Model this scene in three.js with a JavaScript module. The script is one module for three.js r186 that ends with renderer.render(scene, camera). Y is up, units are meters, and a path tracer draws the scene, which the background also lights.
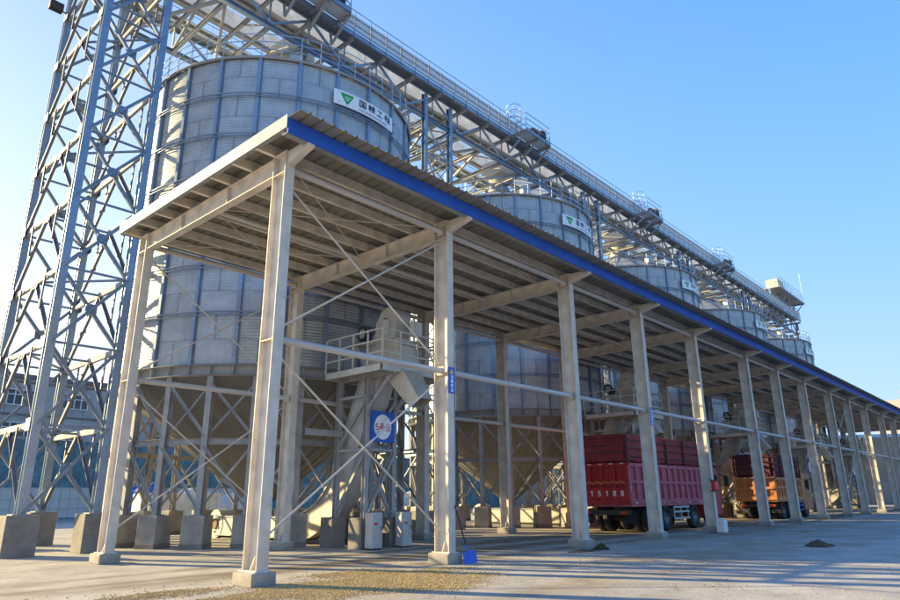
import * as THREE from 'three';
import { RoundedBoxGeometry } from 'three/addons/geometries/RoundedBoxGeometry.js';
import { mergeGeometries } from 'three/addons/utils/BufferGeometryUtils.js';

// ---------------------------------------------------------------- camera, sky, sun, exposure
const scene = new THREE.Scene();
const V = (x, y, z) => new THREE.Vector3(x, y, z);
const D2R = Math.PI / 180;
const YAW = 42.09 * D2R, PITCH = 16.82 * D2R, ROLL = -0.49 * D2R;
const fwd0 = V(Math.cos(YAW), 0, -Math.sin(YAW)), right0 = V(Math.sin(YAW), 0, Math.cos(YAW)), up0 = V(0, 1, 0);
const camF = fwd0.clone().multiplyScalar(Math.cos(PITCH)).addScaledVector(up0, Math.sin(PITCH));
const camU1 = fwd0.clone().multiplyScalar(-Math.sin(PITCH)).addScaledVector(up0, Math.cos(PITCH));
const camU = camU1.clone().multiplyScalar(Math.cos(ROLL)).addScaledVector(right0, -Math.sin(ROLL));
const camera = new THREE.PerspectiveCamera(49.51, 1.5, 0.1, 3000);
camera.position.set(0, 1.5, 0);
camera.up.copy(camU);
camera.lookAt(camF.clone().add(camera.position));
scene.add(camera);

const SUN_AZ = -72 * D2R, SUN_EL = 17 * D2R;
const sunH = fwd0.clone().multiplyScalar(Math.cos(SUN_AZ)).addScaledVector(right0, Math.sin(SUN_AZ));
const sunDir = sunH.clone().multiplyScalar(Math.cos(SUN_EL)).addScaledVector(up0, Math.sin(SUN_EL)).normalize();

{ // clear evening sky: blue air that pales to the horizon and towards the low sun
  const W = 512, Hh = 256, data = new Float32Array(W * Hh * 4), d = V(0, 0, 0);
  for (let j = 0; j < Hh; j++) for (let i = 0; i < W; i++) {
    const th = ((i + 0.5) / W - 0.5) * 2 * Math.PI, el = ((j + 0.5) / Hh - 0.5) * Math.PI;
    d.set(Math.cos(el) * Math.cos(th), Math.sin(el), Math.cos(el) * Math.sin(th));
    const e = Math.max(0, el / D2R), ang = Math.acos(Math.min(1, Math.max(-1, d.dot(sunDir)))) / D2R;
    const g = 1.4 * Math.exp(-Math.pow(ang / 50, 1.5)) * Math.exp(-e / 40);
    const k = (j * W + i) * 4, q = 0.39;
    data[k] = q * (0.035 + 0.56 * Math.exp(-e / 18) + g * 1.12);
    data[k + 1] = q * (0.12 + 0.65 * Math.exp(-e / 40) + g * 0.86);
    data[k + 2] = q * (0.60 + 0.42 * Math.exp(-e / 110) + g * 0.46);
    data[k + 3] = 1;
  }
  const sky = new THREE.DataTexture(data, W, Hh, THREE.RGBAFormat, THREE.FloatType);
  sky.mapping = THREE.EquirectangularReflectionMapping;
  sky.magFilter = sky.minFilter = THREE.LinearFilter;
  sky.wrapS = THREE.RepeatWrapping;
  sky.needsUpdate = true;
  scene.background = sky;
  scene.environment = sky;
}
const sun = new THREE.DirectionalLight(new THREE.Color().setRGB(1, 0.77, 0.38), 4.6);
sun.position.copy(sunDir).multiplyScalar(160).add(V(40, 0, -16));
sun.target.position.set(40, 0, -16);
sun.castShadow = true;
sun.shadow.mapSize.set(4096, 4096);
Object.assign(sun.shadow.camera, { left: -90, right: 90, top: 60, bottom: -60, near: 1, far: 400 });
scene.add(sun, sun.target);
const renderer = new THREE.WebGLRenderer({ antialias: true });
renderer.shadowMap.enabled = true;
renderer.toneMapping = THREE.LinearToneMapping;
renderer.toneMappingExposure = 3.0;

// ---------------------------------------------------------------- random numbers and textures
let seed = 7;
const rnd = () => { seed = (seed * 1664525 + 1013904223) >>> 0; return seed / 4294967296; };
const rr = (a, b) => a + (b - a) * rnd();
function hash(x, y, s) { let h = (x * 374761393 + y * 668265263 + s * 982451653) | 0; h = Math.imul(h ^ (h >>> 13), 1274126177); return ((h ^ (h >>> 16)) >>> 0) / 4294967296; }
function vnoise(x, y, per, s) {                      // value noise, periodic when per > 0
  const xi = Math.floor(x), yi = Math.floor(y), fx = x - xi, fy = y - yi, u = fx * fx * (3 - 2 * fx), v = fy * fy * (3 - 2 * fy);
  const m = (a) => (per ? ((a % per) + per) % per : a);
  const a = hash(m(xi), m(yi), s), b = hash(m(xi + 1), m(yi), s), c = hash(m(xi), m(yi + 1), s), d = hash(m(xi + 1), m(yi + 1), s);
  return a + (b - a) * u + (c - a) * v + (a - b - c + d) * u * v;
}
function fbm(x, y, per, s, oct = 4) { let t = 0, a = 0.5, n = 0; for (let o = 0; o < oct; o++) { t += a * vnoise(x, y, per, s + o); n += a; x *= 2; y *= 2; per *= 2; a *= 0.5; } return t / n; }
function tex(w, h, fn, srgb = true) {
  const d = new Uint8Array(w * h * 4);
  for (let j = 0; j < h; j++) for (let i = 0; i < w; i++) {
    const c = fn(i / w, j / h, i, j), k = (j * w + i) * 4;
    for (let q = 0; q < 3; q++) d[k + q] = Math.max(0, Math.min(255, Math.round(255 * (c.length ? c[q] : c))));
    d[k + 3] = 255;
  }
  const t = new THREE.DataTexture(d, w, h);
  t.wrapS = t.wrapT = THREE.RepeatWrapping; t.magFilter = THREE.LinearFilter; t.minFilter = THREE.LinearMipmapLinearFilter; t.generateMipmaps = true;
  if (srgb) t.colorSpace = THREE.SRGBColorSpace;
  t.needsUpdate = true;
  return t;
}
const scaled = (t, s) => { const c = t.clone(); c.repeat.set(s, s); c.needsUpdate = true; return c; };
// factor textures: sRGB values near white that multiply the base colour
const grimeTex = tex(512, 512, (u, v) => {           // stained paint or galvanising: blotches and fine speckle, 2 m tile
  const a = fbm(u * 6, v * 6, 6, 11, 5), b = vnoise(u * 180, v * 180, 180, 5), r = fbm(u * 14, v * 5, 0, 31, 3);
  const s = 0.80 + 0.22 * a + 0.05 * (b - 0.5), rust = Math.max(0, r - 0.66) * 0.9;
  return [s, s - rust * 0.3, s - rust * 0.55];
});
const paintTex = tex(1024, 1024, (u, v) => {          // old paint: grime blotches, rust runs along the member, small chips
  const a = fbm(u * 6, v * 6, 6, 611, 5), b = vnoise(u * 260, v * 260, 260, 615), run = vnoise(u * 42, v * 3, 0, 618) * fbm(u * 9, v * 4, 0, 621, 3), chip = vnoise(u * 120, v * 90, 0, 625) * fbm(u * 5, v * 5, 5, 628, 3);
  const s = 0.78 + 0.24 * a + 0.05 * (b - 0.5), r = Math.min(1, Math.max(0, run - 0.43) * 4.5 + (chip > 0.6 ? 0.8 : 0)) * 0.3;
  return [s * (1 - r) + 0.50 * r, s * (1 - r) + 0.31 * r, s * (1 - r) + 0.19 * r];
});
const dustTex = tex(512, 512, (u, v) => {             // road dust and scratches over vehicle paint, as lighter matt film patches and dark scuffs
  const a = fbm(u * 5, v * 5, 5, 641, 5), b = fbm(u * 22, v * 22, 22, 645, 4), sc = vnoise(u * 6, v * 150, 0, 648);
  const s = 0.74 + 0.3 * a + 0.2 * (b - 0.5) - (sc > 0.9 ? 0.14 : 0);
  return [s, s, s];
});
const spangleTex = tex(512, 512, (u, v) => {         // zinc spangle and weathering
  const a = fbm(u * 5, v * 5, 5, 21, 4), b = vnoise(u * 70, v * 70, 70, 8), c = vnoise(u * 200, v * 200, 200, 9);
  return 0.80 + 0.17 * a + 0.07 * (b - 0.5) + 0.05 * (c - 0.5);
});
const concreteTex = tex(1024, 1024, (u, v) => {
  const a = fbm(u * 5, v * 5, 5, 41, 6), b = vnoise(u * 256, v * 256, 256, 42), c = fbm(u * 24, v * 24, 24, 44, 3), pit = vnoise(u * 110, v * 110, 110, 47);
  const s = 0.74 + 0.26 * a + 0.10 * (b - 0.5) + 0.09 * (c - 0.5) - (pit > 0.9 ? 0.12 : 0);
  return [s, s * 0.992, s * 0.975];
});
const concreteBump = tex(512, 512, (u, v) => 0.5 * fbm(u * 20, v * 20, 20, 52, 4) + 0.5 * vnoise(u * 128, v * 128, 128, 53), false);
const M = {};
function mat(name, rgb, rough, metal = 0, map = null, extra = {}) {
  const m = new THREE.MeshStandardMaterial({ roughness: rough, metalness: metal, map, ...extra });
  m.color.setRGB(...rgb); M[name] = m; return m;
}
const PHYS = (name, rgb, o) => { const m = new THREE.MeshPhysicalMaterial(o); m.color.setRGB(...rgb); M[name] = m; return m; };
mat('zinc', [0.34, 0.43, 0.55], 0.44, 0.6, scaled(spangleTex, 0.6));
mat('zincDull', [0.44, 0.45, 0.455], 0.78, 0.15, scaled(grimeTex, 0.5));
mat('zincBrace', [0.27, 0.34, 0.43], 0.55, 0.5, scaled(spangleTex, 0.6));
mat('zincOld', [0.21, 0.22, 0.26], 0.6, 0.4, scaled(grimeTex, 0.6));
mat('zincPipe', [0.38, 0.47, 0.58], 0.42, 0.6, null);
mat('cream', [0.79, 0.72, 0.62], 0.62, 0, scaled(paintTex, 0.5));
mat('creamPipe', [0.66, 0.63, 0.60], 0.5, 0, scaled(paintTex, 0.5));
mat('rod', [0.58, 0.54, 0.48], 0.6, 0.1);
mat('roofUnder', [0.29, 0.285, 0.24], 0.6, 0.1, scaled(grimeTex, 0.35));
mat('blueTrim', [0.014, 0.11, 0.56], 0.62, 0, scaled(grimeTex, 0.3));
mat('whiteTrim', [0.27, 0.295, 0.335], 0.55, 0, scaled(grimeTex, 0.3));
mat('concrete', [0.45, 0.43, 0.395], 0.9, 0, scaled(concreteTex, 0.4), { bumpMap: scaled(concreteBump, 1), bumpScale: 0.006 });
mat('concreteDark', [0.30, 0.285, 0.265], 0.9, 0, scaled(concreteTex, 0.4), { bumpMap: scaled(concreteBump, 1), bumpScale: 0.006 });
mat('machine', [0.60, 0.58, 0.52], 0.5, 0.15, scaled(grimeTex, 0.4), { side: THREE.DoubleSide });
mat('machineWhite', [0.64, 0.64, 0.62], 0.45, 0.1, scaled(grimeTex, 0.4));
mat('dark', [0.03, 0.03, 0.032], 0.7);
mat('rubber', [0.022, 0.022, 0.024], 0.85);
mat('steelDark', [0.07, 0.065, 0.06], 0.6, 0.4, scaled(grimeTex, 0.7));
mat('motor', [0.05, 0.12, 0.28], 0.5, 0.1);
mat('brown', [0.22, 0.13, 0.07], 0.8);
mat('gallerySheet', [0.78, 0.79, 0.77], 0.6, 0.1, scaled(grimeTex, 0.4));
mat('grate', [0.44, 0.45, 0.46], 0.6, 0.5, scaled(grimeTex, 0.6));

// ---------------------------------------------------------------- geometry helpers
const geoCache = new Map();
function prismGeo(key, prof, L) {                     // profile polygon pushed along +z, flat faces, uv in metres
  const id = key + '|' + L.toFixed(2);
  if (geoCache.has(id)) return geoCache.get(id);
  const P = [], N = [], UV = []; let per = rnd() * 3; const v0 = rnd() * 3;
  const n = prof.length;
  for (let i = 0; i < n; i++) {
    const [ax, ay] = prof[i], [bx, by] = prof[(i + 1) % n], l = Math.hypot(bx - ax, by - ay), nx = (by - ay) / l, ny = -(bx - ax) / l;
    P.push(ax, ay, 0, bx, by, 0, bx, by, L, ax, ay, 0, bx, by, L, ax, ay, L);
    for (let k = 0; k < 6; k++) N.push(nx, ny, 0);
    UV.push(per, v0, per + l, v0, per + l, v0 + L, per, v0, per + l, v0 + L, per, v0 + L);
    per += l;
  }
  const tri = THREE.ShapeUtils.triangulateShape(prof.map(([x, y]) => new THREE.Vector2(x, y)), []);
  for (const t of tri) for (const [z, s] of [[0, -1], [L, 1]]) {
    const o = s < 0 ? [t[2], t[1], t[0]] : t;
    for (const i of o) { P.push(prof[i][0], prof[i][1], z); N.push(0, 0, s); UV.push(prof[i][0], prof[i][1]); }
  }
  const g = new THREE.BufferGeometry();
  g.setAttribute('position', new THREE.Float32BufferAttribute(P, 3));
  g.setAttribute('normal', new THREE.Float32BufferAttribute(N, 3));
  g.setAttribute('uv', new THREE.Float32BufferAttribute(UV, 2));
  geoCache.set(id, g);
  return g;
}
const box2 = (w, h) => [[-w / 2, -h / 2], [w / 2, -h / 2], [w / 2, h / 2], [-w / 2, h / 2]];
function iProf(b, d, tf, tw) {                       // flanges at +-d/2 in y
  const B = b / 2, Dd = d / 2, t = tw / 2, q = Dd - tf;
  return [[-B, -Dd], [B, -Dd], [B, -q], [t, -q], [t, q], [B, q], [B, Dd], [-B, Dd], [-B, q], [-t, q], [-t, -q], [-B, -q]];
}
const lProf = (a, t) => [[-a / 2, -a / 2], [a / 2, -a / 2], [a / 2, -a / 2 + t], [-a / 2 + t, -a / 2 + t], [-a / 2 + t, a / 2], [-a / 2, a / 2]];
const cProf = (b, d, t) => [[-b / 2, -d / 2], [b / 2, -d / 2], [b / 2, -d / 2 + t], [-b / 2 + t, -d / 2 + t], [-b / 2 + t, d / 2 - t], [b / 2, d / 2 - t], [b / 2, d / 2], [-b / 2, d / 2]];
const PR = {};
const prof = (key, p) => (PR[key] = { key, p });
const tubeGeo = (r, L, seg = 10) => {
  const id = 'tube' + r + '|' + seg + '|' + L.toFixed(2);
  if (!geoCache.has(id)) { const g = new THREE.CylinderGeometry(r, r, L, seg); g.rotateX(Math.PI / 2); g.translate(0, 0, L / 2); geoCache.set(id, g); }
  return geoCache.get(id);
};
function sumPos(o) { const p = V(0, 0, 0); for (; o && o !== scene; o = o.parent) p.add(o.position); return p; }
const _m4 = new THREE.Matrix4(), _x = V(0, 0, 0), _y = V(0, 0, 0), _z = V(0, 0, 0);
function orient(mesh, a, b, up) {
  _z.subVectors(b, a).normalize(); _y.copy(up); if (Math.abs(_y.dot(_z)) > 0.99) _y.set(1, 0, 0.01);
  _x.crossVectors(_y, _z).normalize(); _y.crossVectors(_z, _x);
  _m4.makeBasis(_x, _y, _z); mesh.quaternion.setFromRotationMatrix(_m4); mesh.position.copy(a);
}
function finish(mesh, name, parent) { mesh.name = name; mesh.castShadow = mesh.receiveShadow = true; parent.add(mesh); return mesh; }
const UPY = V(0, 1, 0);
// a straight member from a to b, given in world coordinates (parents carry positions only)
function mem(parent, name, a, b, pf, m, up = UPY) {
  const A = V(...a), B = V(...b), L = Math.round(A.distanceTo(B) * 100) / 100, o = sumPos(parent); A.sub(o); B.sub(o);
  const g = pf.tube ? tubeGeo(pf.tube, L, pf.seg || 10) : prismGeo(pf.key, pf.p, L);
  const mesh = new THREE.Mesh(g, m); orient(mesh, A, B, up);
  return finish(mesh, name, parent);
}
const T = (r, seg) => ({ tube: r, seg });
function boxGeo(w, h, d, r = 0) {                    // uv in metres
  const id = `box${w.toFixed(3)}|${h.toFixed(3)}|${d.toFixed(3)}|${r}`;
  if (geoCache.has(id)) return geoCache.get(id);
  const g = r ? new RoundedBoxGeometry(w, h, d, 2, r) : new THREE.BoxGeometry(w, h, d);
  const p = g.attributes.position, n = g.attributes.normal, uv = g.attributes.uv, ou = rnd() * 5, ov = rnd() * 5;
  for (let i = 0; i < p.count; i++) {
    const ax = Math.abs(n.getX(i)), ay = Math.abs(n.getY(i)), az = Math.abs(n.getZ(i));
    if (ax >= ay && ax >= az) uv.setXY(i, p.getZ(i) + ou, p.getY(i) + ov); else if (ay >= az) uv.setXY(i, p.getX(i) + ou, p.getZ(i) + ov); else uv.setXY(i, p.getX(i) + ou, p.getY(i) + ov);
  }
  geoCache.set(id, g); return g;
}
function box(parent, name, c, size, m, r = 0, turn = 0) { // centre in world coordinates
  const mesh = new THREE.Mesh(boxGeo(...size, r), m); mesh.position.set(...c).sub(sumPos(parent)); mesh.rotation.y = turn;
  return finish(mesh, name, parent);
}
function geoMesh(parent, name, g, m, c = [0, 0, 0]) { const mesh = new THREE.Mesh(g, m); mesh.position.set(...c).sub(sumPos(parent)); return finish(mesh, name, parent); }
const used = new Map();
function numbered(n) { const k = used.get(n) || 0; used.set(n, k + 1); return k ? `${n}_${String(k).padStart(3, '0')}` : n; }
function thing(name, label, category, at = [0, 0, 0], group) {
  const g = new THREE.Group(); g.name = numbered(name); g.position.set(...at); g.userData = { label, category }; if (group) g.userData.group = group; scene.add(g); return g;
}
function tag(mesh, label, category, group) { mesh.name = numbered(mesh.name); mesh.userData.label = label; mesh.userData.category = category; if (group) mesh.userData.group = group; return mesh; }
function structure(mesh, label) { mesh.userData = { kind: 'structure', label }; return mesh; }
function sub(parent, name, c) { const g = new THREE.Group(); g.name = name; g.position.set(...c).sub(sumPos(parent)); parent.add(g); return g; }
function copyOf(o, at, label) { const c = o.clone(); c.name = numbered(o.name.replace(/_\d{3}$/, '')); c.position.set(...at); c.userData = { ...o.userData, label }; scene.add(c); return c; }
function canvasTex(w, h, draw) {
  const c = document.createElement('canvas'); c.width = w; c.height = h; draw(c.getContext('2d'), w, h);
  const t = new THREE.CanvasTexture(c); t.colorSpace = THREE.SRGBColorSpace; t.magFilter = THREE.LinearFilter; return t;
}
// Chinese characters as strokes in a unit box
const GLYPH = {
  hao: [[[.27, .08], [.73, .08], [.73, .32], [.27, .32], [.27, .08]], [[.06, .46], [.94, .46]], [[.36, .46], [.3, .64], [.78, .64], [.74, .88], [.58, .95]]],
  cang: [[[.5, .04], [.3, .3], [.06, .48]], [[.5, .04], [.7, .3], [.94, .48]], [[.32, .46], [.68, .46], [.68, .68], [.5, .69]], [[.32, .46], [.32, .9], [.88, .9], [.88, .74]]],
  guo: [[[.1, .08], [.9, .08], [.9, .94], [.1, .94], [.1, .08]], [[.26, .28], [.74, .28]], [[.28, .5], [.72, .5]], [[.24, .76], [.76, .76]], [[.5, .28], [.5, .76]], [[.62, .6], [.7, .68]]],
  liang: [[[.25, .05], [.25, .95]], [[.05, .42], [.45, .42]], [[.1, .15], [.16, .3]], [[.4, .15], [.34, .3]], [[.25, .45], [.06, .75]], [[.25, .45], [.44, .7]], [[.72, .03], [.76, .12]], [[.56, .16], [.9, .16], [.9, .48], [.56, .48]], [[.56, .32], [.9, .32]], [[.56, .16], [.56, .9], [.7, .8]], [[.9, .55], [.76, .66]], [[.68, .52], [.95, .94]]],
  gong: [[[.14, .16], [.86, .16]], [[.5, .16], [.5, .86]], [[.05, .86], [.95, .86]]],
  cheng: [[[.4, .06], [.1, .16]], [[.05, .34], [.45, .34]], [[.25, .12], [.25, .95]], [[.25, .38], [.06, .66]], [[.25, .38], [.44, .58]], [[.56, .08], [.9, .08], [.9, .36], [.56, .36], [.56, .08]], [[.54, .5], [.94, .5]], [[.56, .7], [.92, .7]], [[.5, .92], [.97, .92]], [[.73, .5], [.73, .92]]],
  zhu: [[[.1, .1], [.2, .2]], [[.05, .36], [.16, .45]], [[.05, .92], [.2, .6]], [[.58, .03], [.66, .13]], [[.34, .26], [.94, .26]], [[.38, .56], [.9, .56]], [[.3, .9], [.97, .9]], [[.64, .26], [.64, .9]]],
  yi: [[[.5, .02], [.5, .1]], [[.2, .12], [.8, .12]], [[.36, .16], [.4, .26]], [[.64, .16], [.6, .26]], [[.06, .3], [.94, .3]], [[.28, .38], [.72, .38], [.72, .62], [.28, .62], [.28, .38]], [[.28, .5], [.72, .5]], [[.1, .72], [.06, .9]], [[.26, .7], [.3, .92], [.7, .92], [.72, .8]], [[.46, .68], [.54, .78]], [[.84, .7], [.94, .84]]],
  an: [[[.5, .02], [.54, .12]], [[.1, .32], [.1, .18], [.9, .18], [.86, .32]], [[.46, .26], [.24, .66], [.8, .94]], [[.72, .46], [.56, .78], [.14, .94]], [[.04, .5], [.96, .5]]],
  quan: [[[.5, .03], [.28, .28], [.05, .44]], [[.5, .03], [.72, .28], [.95, .44]], [[.24, .48], [.76, .48]], [[.26, .7], [.74, .7]], [[.1, .93], [.9, .93]], [[.5, .48], [.5, .93]]],
};
function glyph(c, g, x, y, w, h, lw, color) {
  c.strokeStyle = color; c.lineWidth = lw; c.lineCap = 'round'; c.lineJoin = 'round';
  for (const s of GLYPH[g]) { c.beginPath(); s.forEach(([u, v], i) => (i ? c.lineTo(x + u * w, y + v * h) : c.moveTo(x + u * w, y + v * h))); c.stroke(); }
}

// ---------------------------------------------------------------- ground
const COLX = [6.98, 12.04, 18.08, 23.16, 28.38, 35.0, 40.1, 45.5, 51.9, 57.4, 63.3, 70.2, 75.9, 81.6, 87.4];
const ZF = -11.1, ZR = -17.8;
{
  mat('groundFar', [0.44, 0.425, 0.40], 0.92, 0, scaled(concreteTex, 1 / 9));
  const g = new THREE.PlaneGeometry(2400, 2400); g.rotateX(-Math.PI / 2);
  const uv = g.attributes.uv; for (let i = 0; i < uv.count; i++) uv.setXY(i, uv.getX(i) * 2400, uv.getY(i) * 2400);
  structure(geoMesh(scene, 'ground', g, M.groundFar), 'pale concrete yard ground reaching to the horizon');
  // worked concrete apron with wheel dirt and spilt grain dust in its surface
  const nx = 440, nz = 130, x0 = -16, x1 = 112, z0 = -34, z1 = 6, P = [], C = [], UV = [], I = [];
  for (let j = 0; j <= nz; j++) for (let i = 0; i <= nx; i++) {
    const x = x0 + (x1 - x0) * i / nx, z = z0 + (z1 - z0) * j / nz;
    P.push(x, 0.005, z); UV.push(x, z);
    const big = fbm(x * 0.12 + 40, z * 0.3 + 40, 0, 71, 4), streak = fbm(x * 0.07 + 9, z * 1.5 + 50, 0, 75, 4), fine = fbm(x * 1.3 + 70, z * 1.3 + 70, 0, 79, 3);
    const lane = Math.exp(-Math.pow((z + 13.6) / 2.4, 2));
    let dirt = Math.max(0, streak - 0.42) * 2.6 * (0.22 + 1.9 * lane) + Math.max(0, big - 0.5) * 0.9;
    dirt = Math.min(0.85, dirt * (0.35 + 1.3 * fine));
    const husk = Math.min(0.6, Math.max(0, fbm(x * 0.35 + 90, z * 1.1 + 20, 0, 83, 4) - 0.49) * 6) * Math.exp(-Math.pow((z + 7.9) / 2.8, 2)) * (0.3 + 1.3 * fine);
    const pale = 1 + 0.16 * (big - 0.5);
    const c0 = [0.49 * pale, 0.47 * pale, 0.435 * pale], c1 = [0.20, 0.155, 0.105];
    const c2 = [0.34, 0.265, 0.15];
    for (let q = 0; q < 3; q++) { const v = c0[q] + (c1[q] - c0[q]) * dirt; C.push(v + (c2[q] - v) * husk); }
  }
  for (let j = 0; j < nz; j++) for (let i = 0; i < nx; i++) { const a = j * (nx + 1) + i, b = a + nx + 1; I.push(a, b, a + 1, a + 1, b, b + 1); }
  const ag = new THREE.BufferGeometry();
  ag.setAttribute('position', new THREE.Float32BufferAttribute(P, 3)); ag.setAttribute('color', new THREE.Float32BufferAttribute(C, 3)); ag.setAttribute('uv', new THREE.Float32BufferAttribute(UV, 2));
  ag.setIndex(I); ag.computeVertexNormals();
  mat('apron', [1.12, 1.12, 1.12], 0.8, 0, scaled(concreteTex, 0.28), { vertexColors: true, bumpMap: scaled(concreteBump, 0.7), bumpScale: 0.006 });
  structure(geoMesh(scene, 'apron', ag, M.apron), 'stained concrete apron with wheel dirt under the canopy');
}

// ---------------------------------------------------------------- silos
const SILO_Z = -24.1, SILO_R = 5.79, EAVE = 17.98, WALL0 = 5.83, ROWS = 14, SILO_X = [0, 1, 2, 3, 4].map((i) => 15.14 + 16.5 * i);
const RH = (EAVE - WALL0) / ROWS, STIFF0 = 13.5, LEG0 = 6;
const ca = (deg, r) => [r * Math.cos(deg * D2R), r * Math.sin(deg * D2R)];   // angle in the x-z plane
const corr = tex(8, 256, (u, v) => 0.5 + 0.5 * Math.sin(v * Math.PI * 2 * 8), false);
const panelMaps = [0, 1, 2].map((s) => tex(512, 160, (u, v) => {
  const a = fbm(u * 6, v * 2, 0, 101 + s * 9, 4), b = vnoise(u * 300, v * 90, 0, 105 + s), st = fbm(u * 40, v * 1.2, 0, 108 + s * 3, 3);
  let k = 0.80 + 0.16 * a + 0.05 * (b - 0.5) + 0.08 * (st - 0.5);
  const bx = (u * 62) % 1, by = (v * 17) % 1;
  if (v < 0.045 && bx > 0.3 && bx < 0.62) k *= 0.6;                              // bolt heads along the lap
  if ((u < 0.008 || (u > 0.986 && u < 0.994)) && by > 0.2 && by < 0.8) k *= 0.6;
  return [k, k * 1.0, k * 1.0];
}));
panelMaps.forEach((t, i) => { t.wrapS = t.wrapT = THREE.ClampToEdgeWrapping; mat('panel' + i, [[0.56, 0.59, 0.61], [0.54, 0.57, 0.59], [0.58, 0.61, 0.625]][i], 0.46, 0.42, t, { bumpMap: corr, bumpScale: 0.009 }); });
function arcPanel(r0, r1, h, deg, seg, lip) {        // curved sheet, lower edge proud, thin returned edges; centred on angle 0
  const P = [], N = [], UV = [], I = [];
  const ring = (r, y, vv, ny) => { const s = P.length / 3; for (let i = 0; i <= seg; i++) { const t = (i / seg - 0.5) * deg * D2R; P.push(r * Math.cos(t), y, r * Math.sin(t)); N.push(ny ? 0 : Math.cos(t), ny, ny ? 0 : Math.sin(t)); UV.push(1 - i / seg, vv); } return s; };
  const quad = (a, b) => { for (let i = 0; i < seg; i++) I.push(a + i, b + i, a + i + 1, a + i + 1, b + i, b + i + 1); };
  quad(ring(r0, 0, 0, 0), ring(r1, h, 1, 0));
  quad(ring(r0 - lip, 0, 0, -1), ring(r0, 0, 0.01, -1));
  for (const s of [-1, 1]) { // side edges
    const t = s * 0.5 * deg * D2R, c = Math.cos(t), q = Math.sin(t), b = P.length / 3;
    for (const [r, y] of [[r0 - lip, 0], [r0, 0], [r1, h], [r1 - lip, h]]) { P.push(r * c, y, r * q); N.push(-s * q, 0, s * c); UV.push(s < 0 ? 1 : 0, y / h); }
    I.push(b, b + 1, b + 2, b, b + 2, b + 3);
  }
  const g = new THREE.BufferGeometry();
  g.setAttribute('position', new THREE.Float32BufferAttribute(P, 3)); g.setAttribute('normal', new THREE.Float32BufferAttribute(N, 3)); g.setAttribute('uv', new THREE.Float32BufferAttribute(UV, 2)); g.setIndex(I);
  return g;
}
function coneSector(r0, y0, r1, y1, deg, lift) {     // one sheet of a cone with a raised seam on one side; centred on angle 0
  const t = deg * D2R / 2, P = [], I = [], UV = [], seg = 3;
  const sl = Math.hypot(r1 - r0, y1 - y0);
  for (let i = 0; i <= seg; i++) { const a = -t + 2 * t * i / seg, l = i === seg ? lift : 0; for (const [r, y, v] of [[r0, y0, 0], [r1, y1, sl]]) { P.push(r * Math.cos(a), y + l, r * Math.sin(a)); UV.push(a * r0, v); } }
  for (let i = 0; i < seg; i++) { const a = i * 2; I.push(a, a + 1, a + 2, a + 2, a + 1, a + 3); }
  let g = new THREE.BufferGeometry();
  g.setAttribute('position', new THREE.Float32BufferAttribute(P, 3)); g.setAttribute('uv', new THREE.Float32BufferAttribute(UV, 2)); g.setIndex(I); g = g.toNonIndexed(); g.computeVertexNormals();
  return g;
}
prof('siloLeg', iProf(0.2, 0.22, 0.018, 0.014)); prof('stiff', [[-0.09, 0], [-0.05, 0], [-0.04, 0.075], [0.04, 0.075], [0.05, 0], [0.09, 0], [0.055, 0.09], [-0.055, 0.09]].map(([x, y]) => [x, y]));
prof('brace', lProf(0.085, 0.012)); prof('girt', cProf(0.09, 0.2, 0.014)); prof('plate', box2(0.02, 0.2));
PR.stiff.p = [[-0.1, 0], [-0.058, 0], [-0.05, 0.07], [0.05, 0.07], [0.058, 0], [0.1, 0], [0.1, 0.012], [0.066, 0.012], [0.058, 0.084], [-0.058, 0.084], [-0.066, 0.012], [-0.1, 0.012]];
PR.stiff.p.reverse(); PR.stiff.p = PR.stiff.p.slice();
{ // keep the stiffener profile counter-clockwise
  const a = PR.stiff.p.reduce((s, [x, y], i, p) => { const [u, v] = p[(i + 1) % p.length]; return s + x * v - u * y; }, 0); if (a < 0) PR.stiff.p.reverse();
}
mat('hopper', [0.23, 0.235, 0.235], 0.6, 0.2, scaled(grimeTex, 0.35)); mat('siloRoof', [0.60, 0.62, 0.62], 0.5, 0.4, scaled(spangleTex, 0.4));
const roofG = coneSector(SILO_R + 0.12, EAVE + 0.02, 0.7, EAVE + 2.75, 15, 0.06), hopG = coneSector(SILO_R - 0.12, WALL0 - 0.35, 0.32, 1.25, 15, -0.02);
const panG = arcPanel(SILO_R + 0.004, SILO_R - 0.001, RH + 0.006, 29.96, 8, 0.006);
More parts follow.
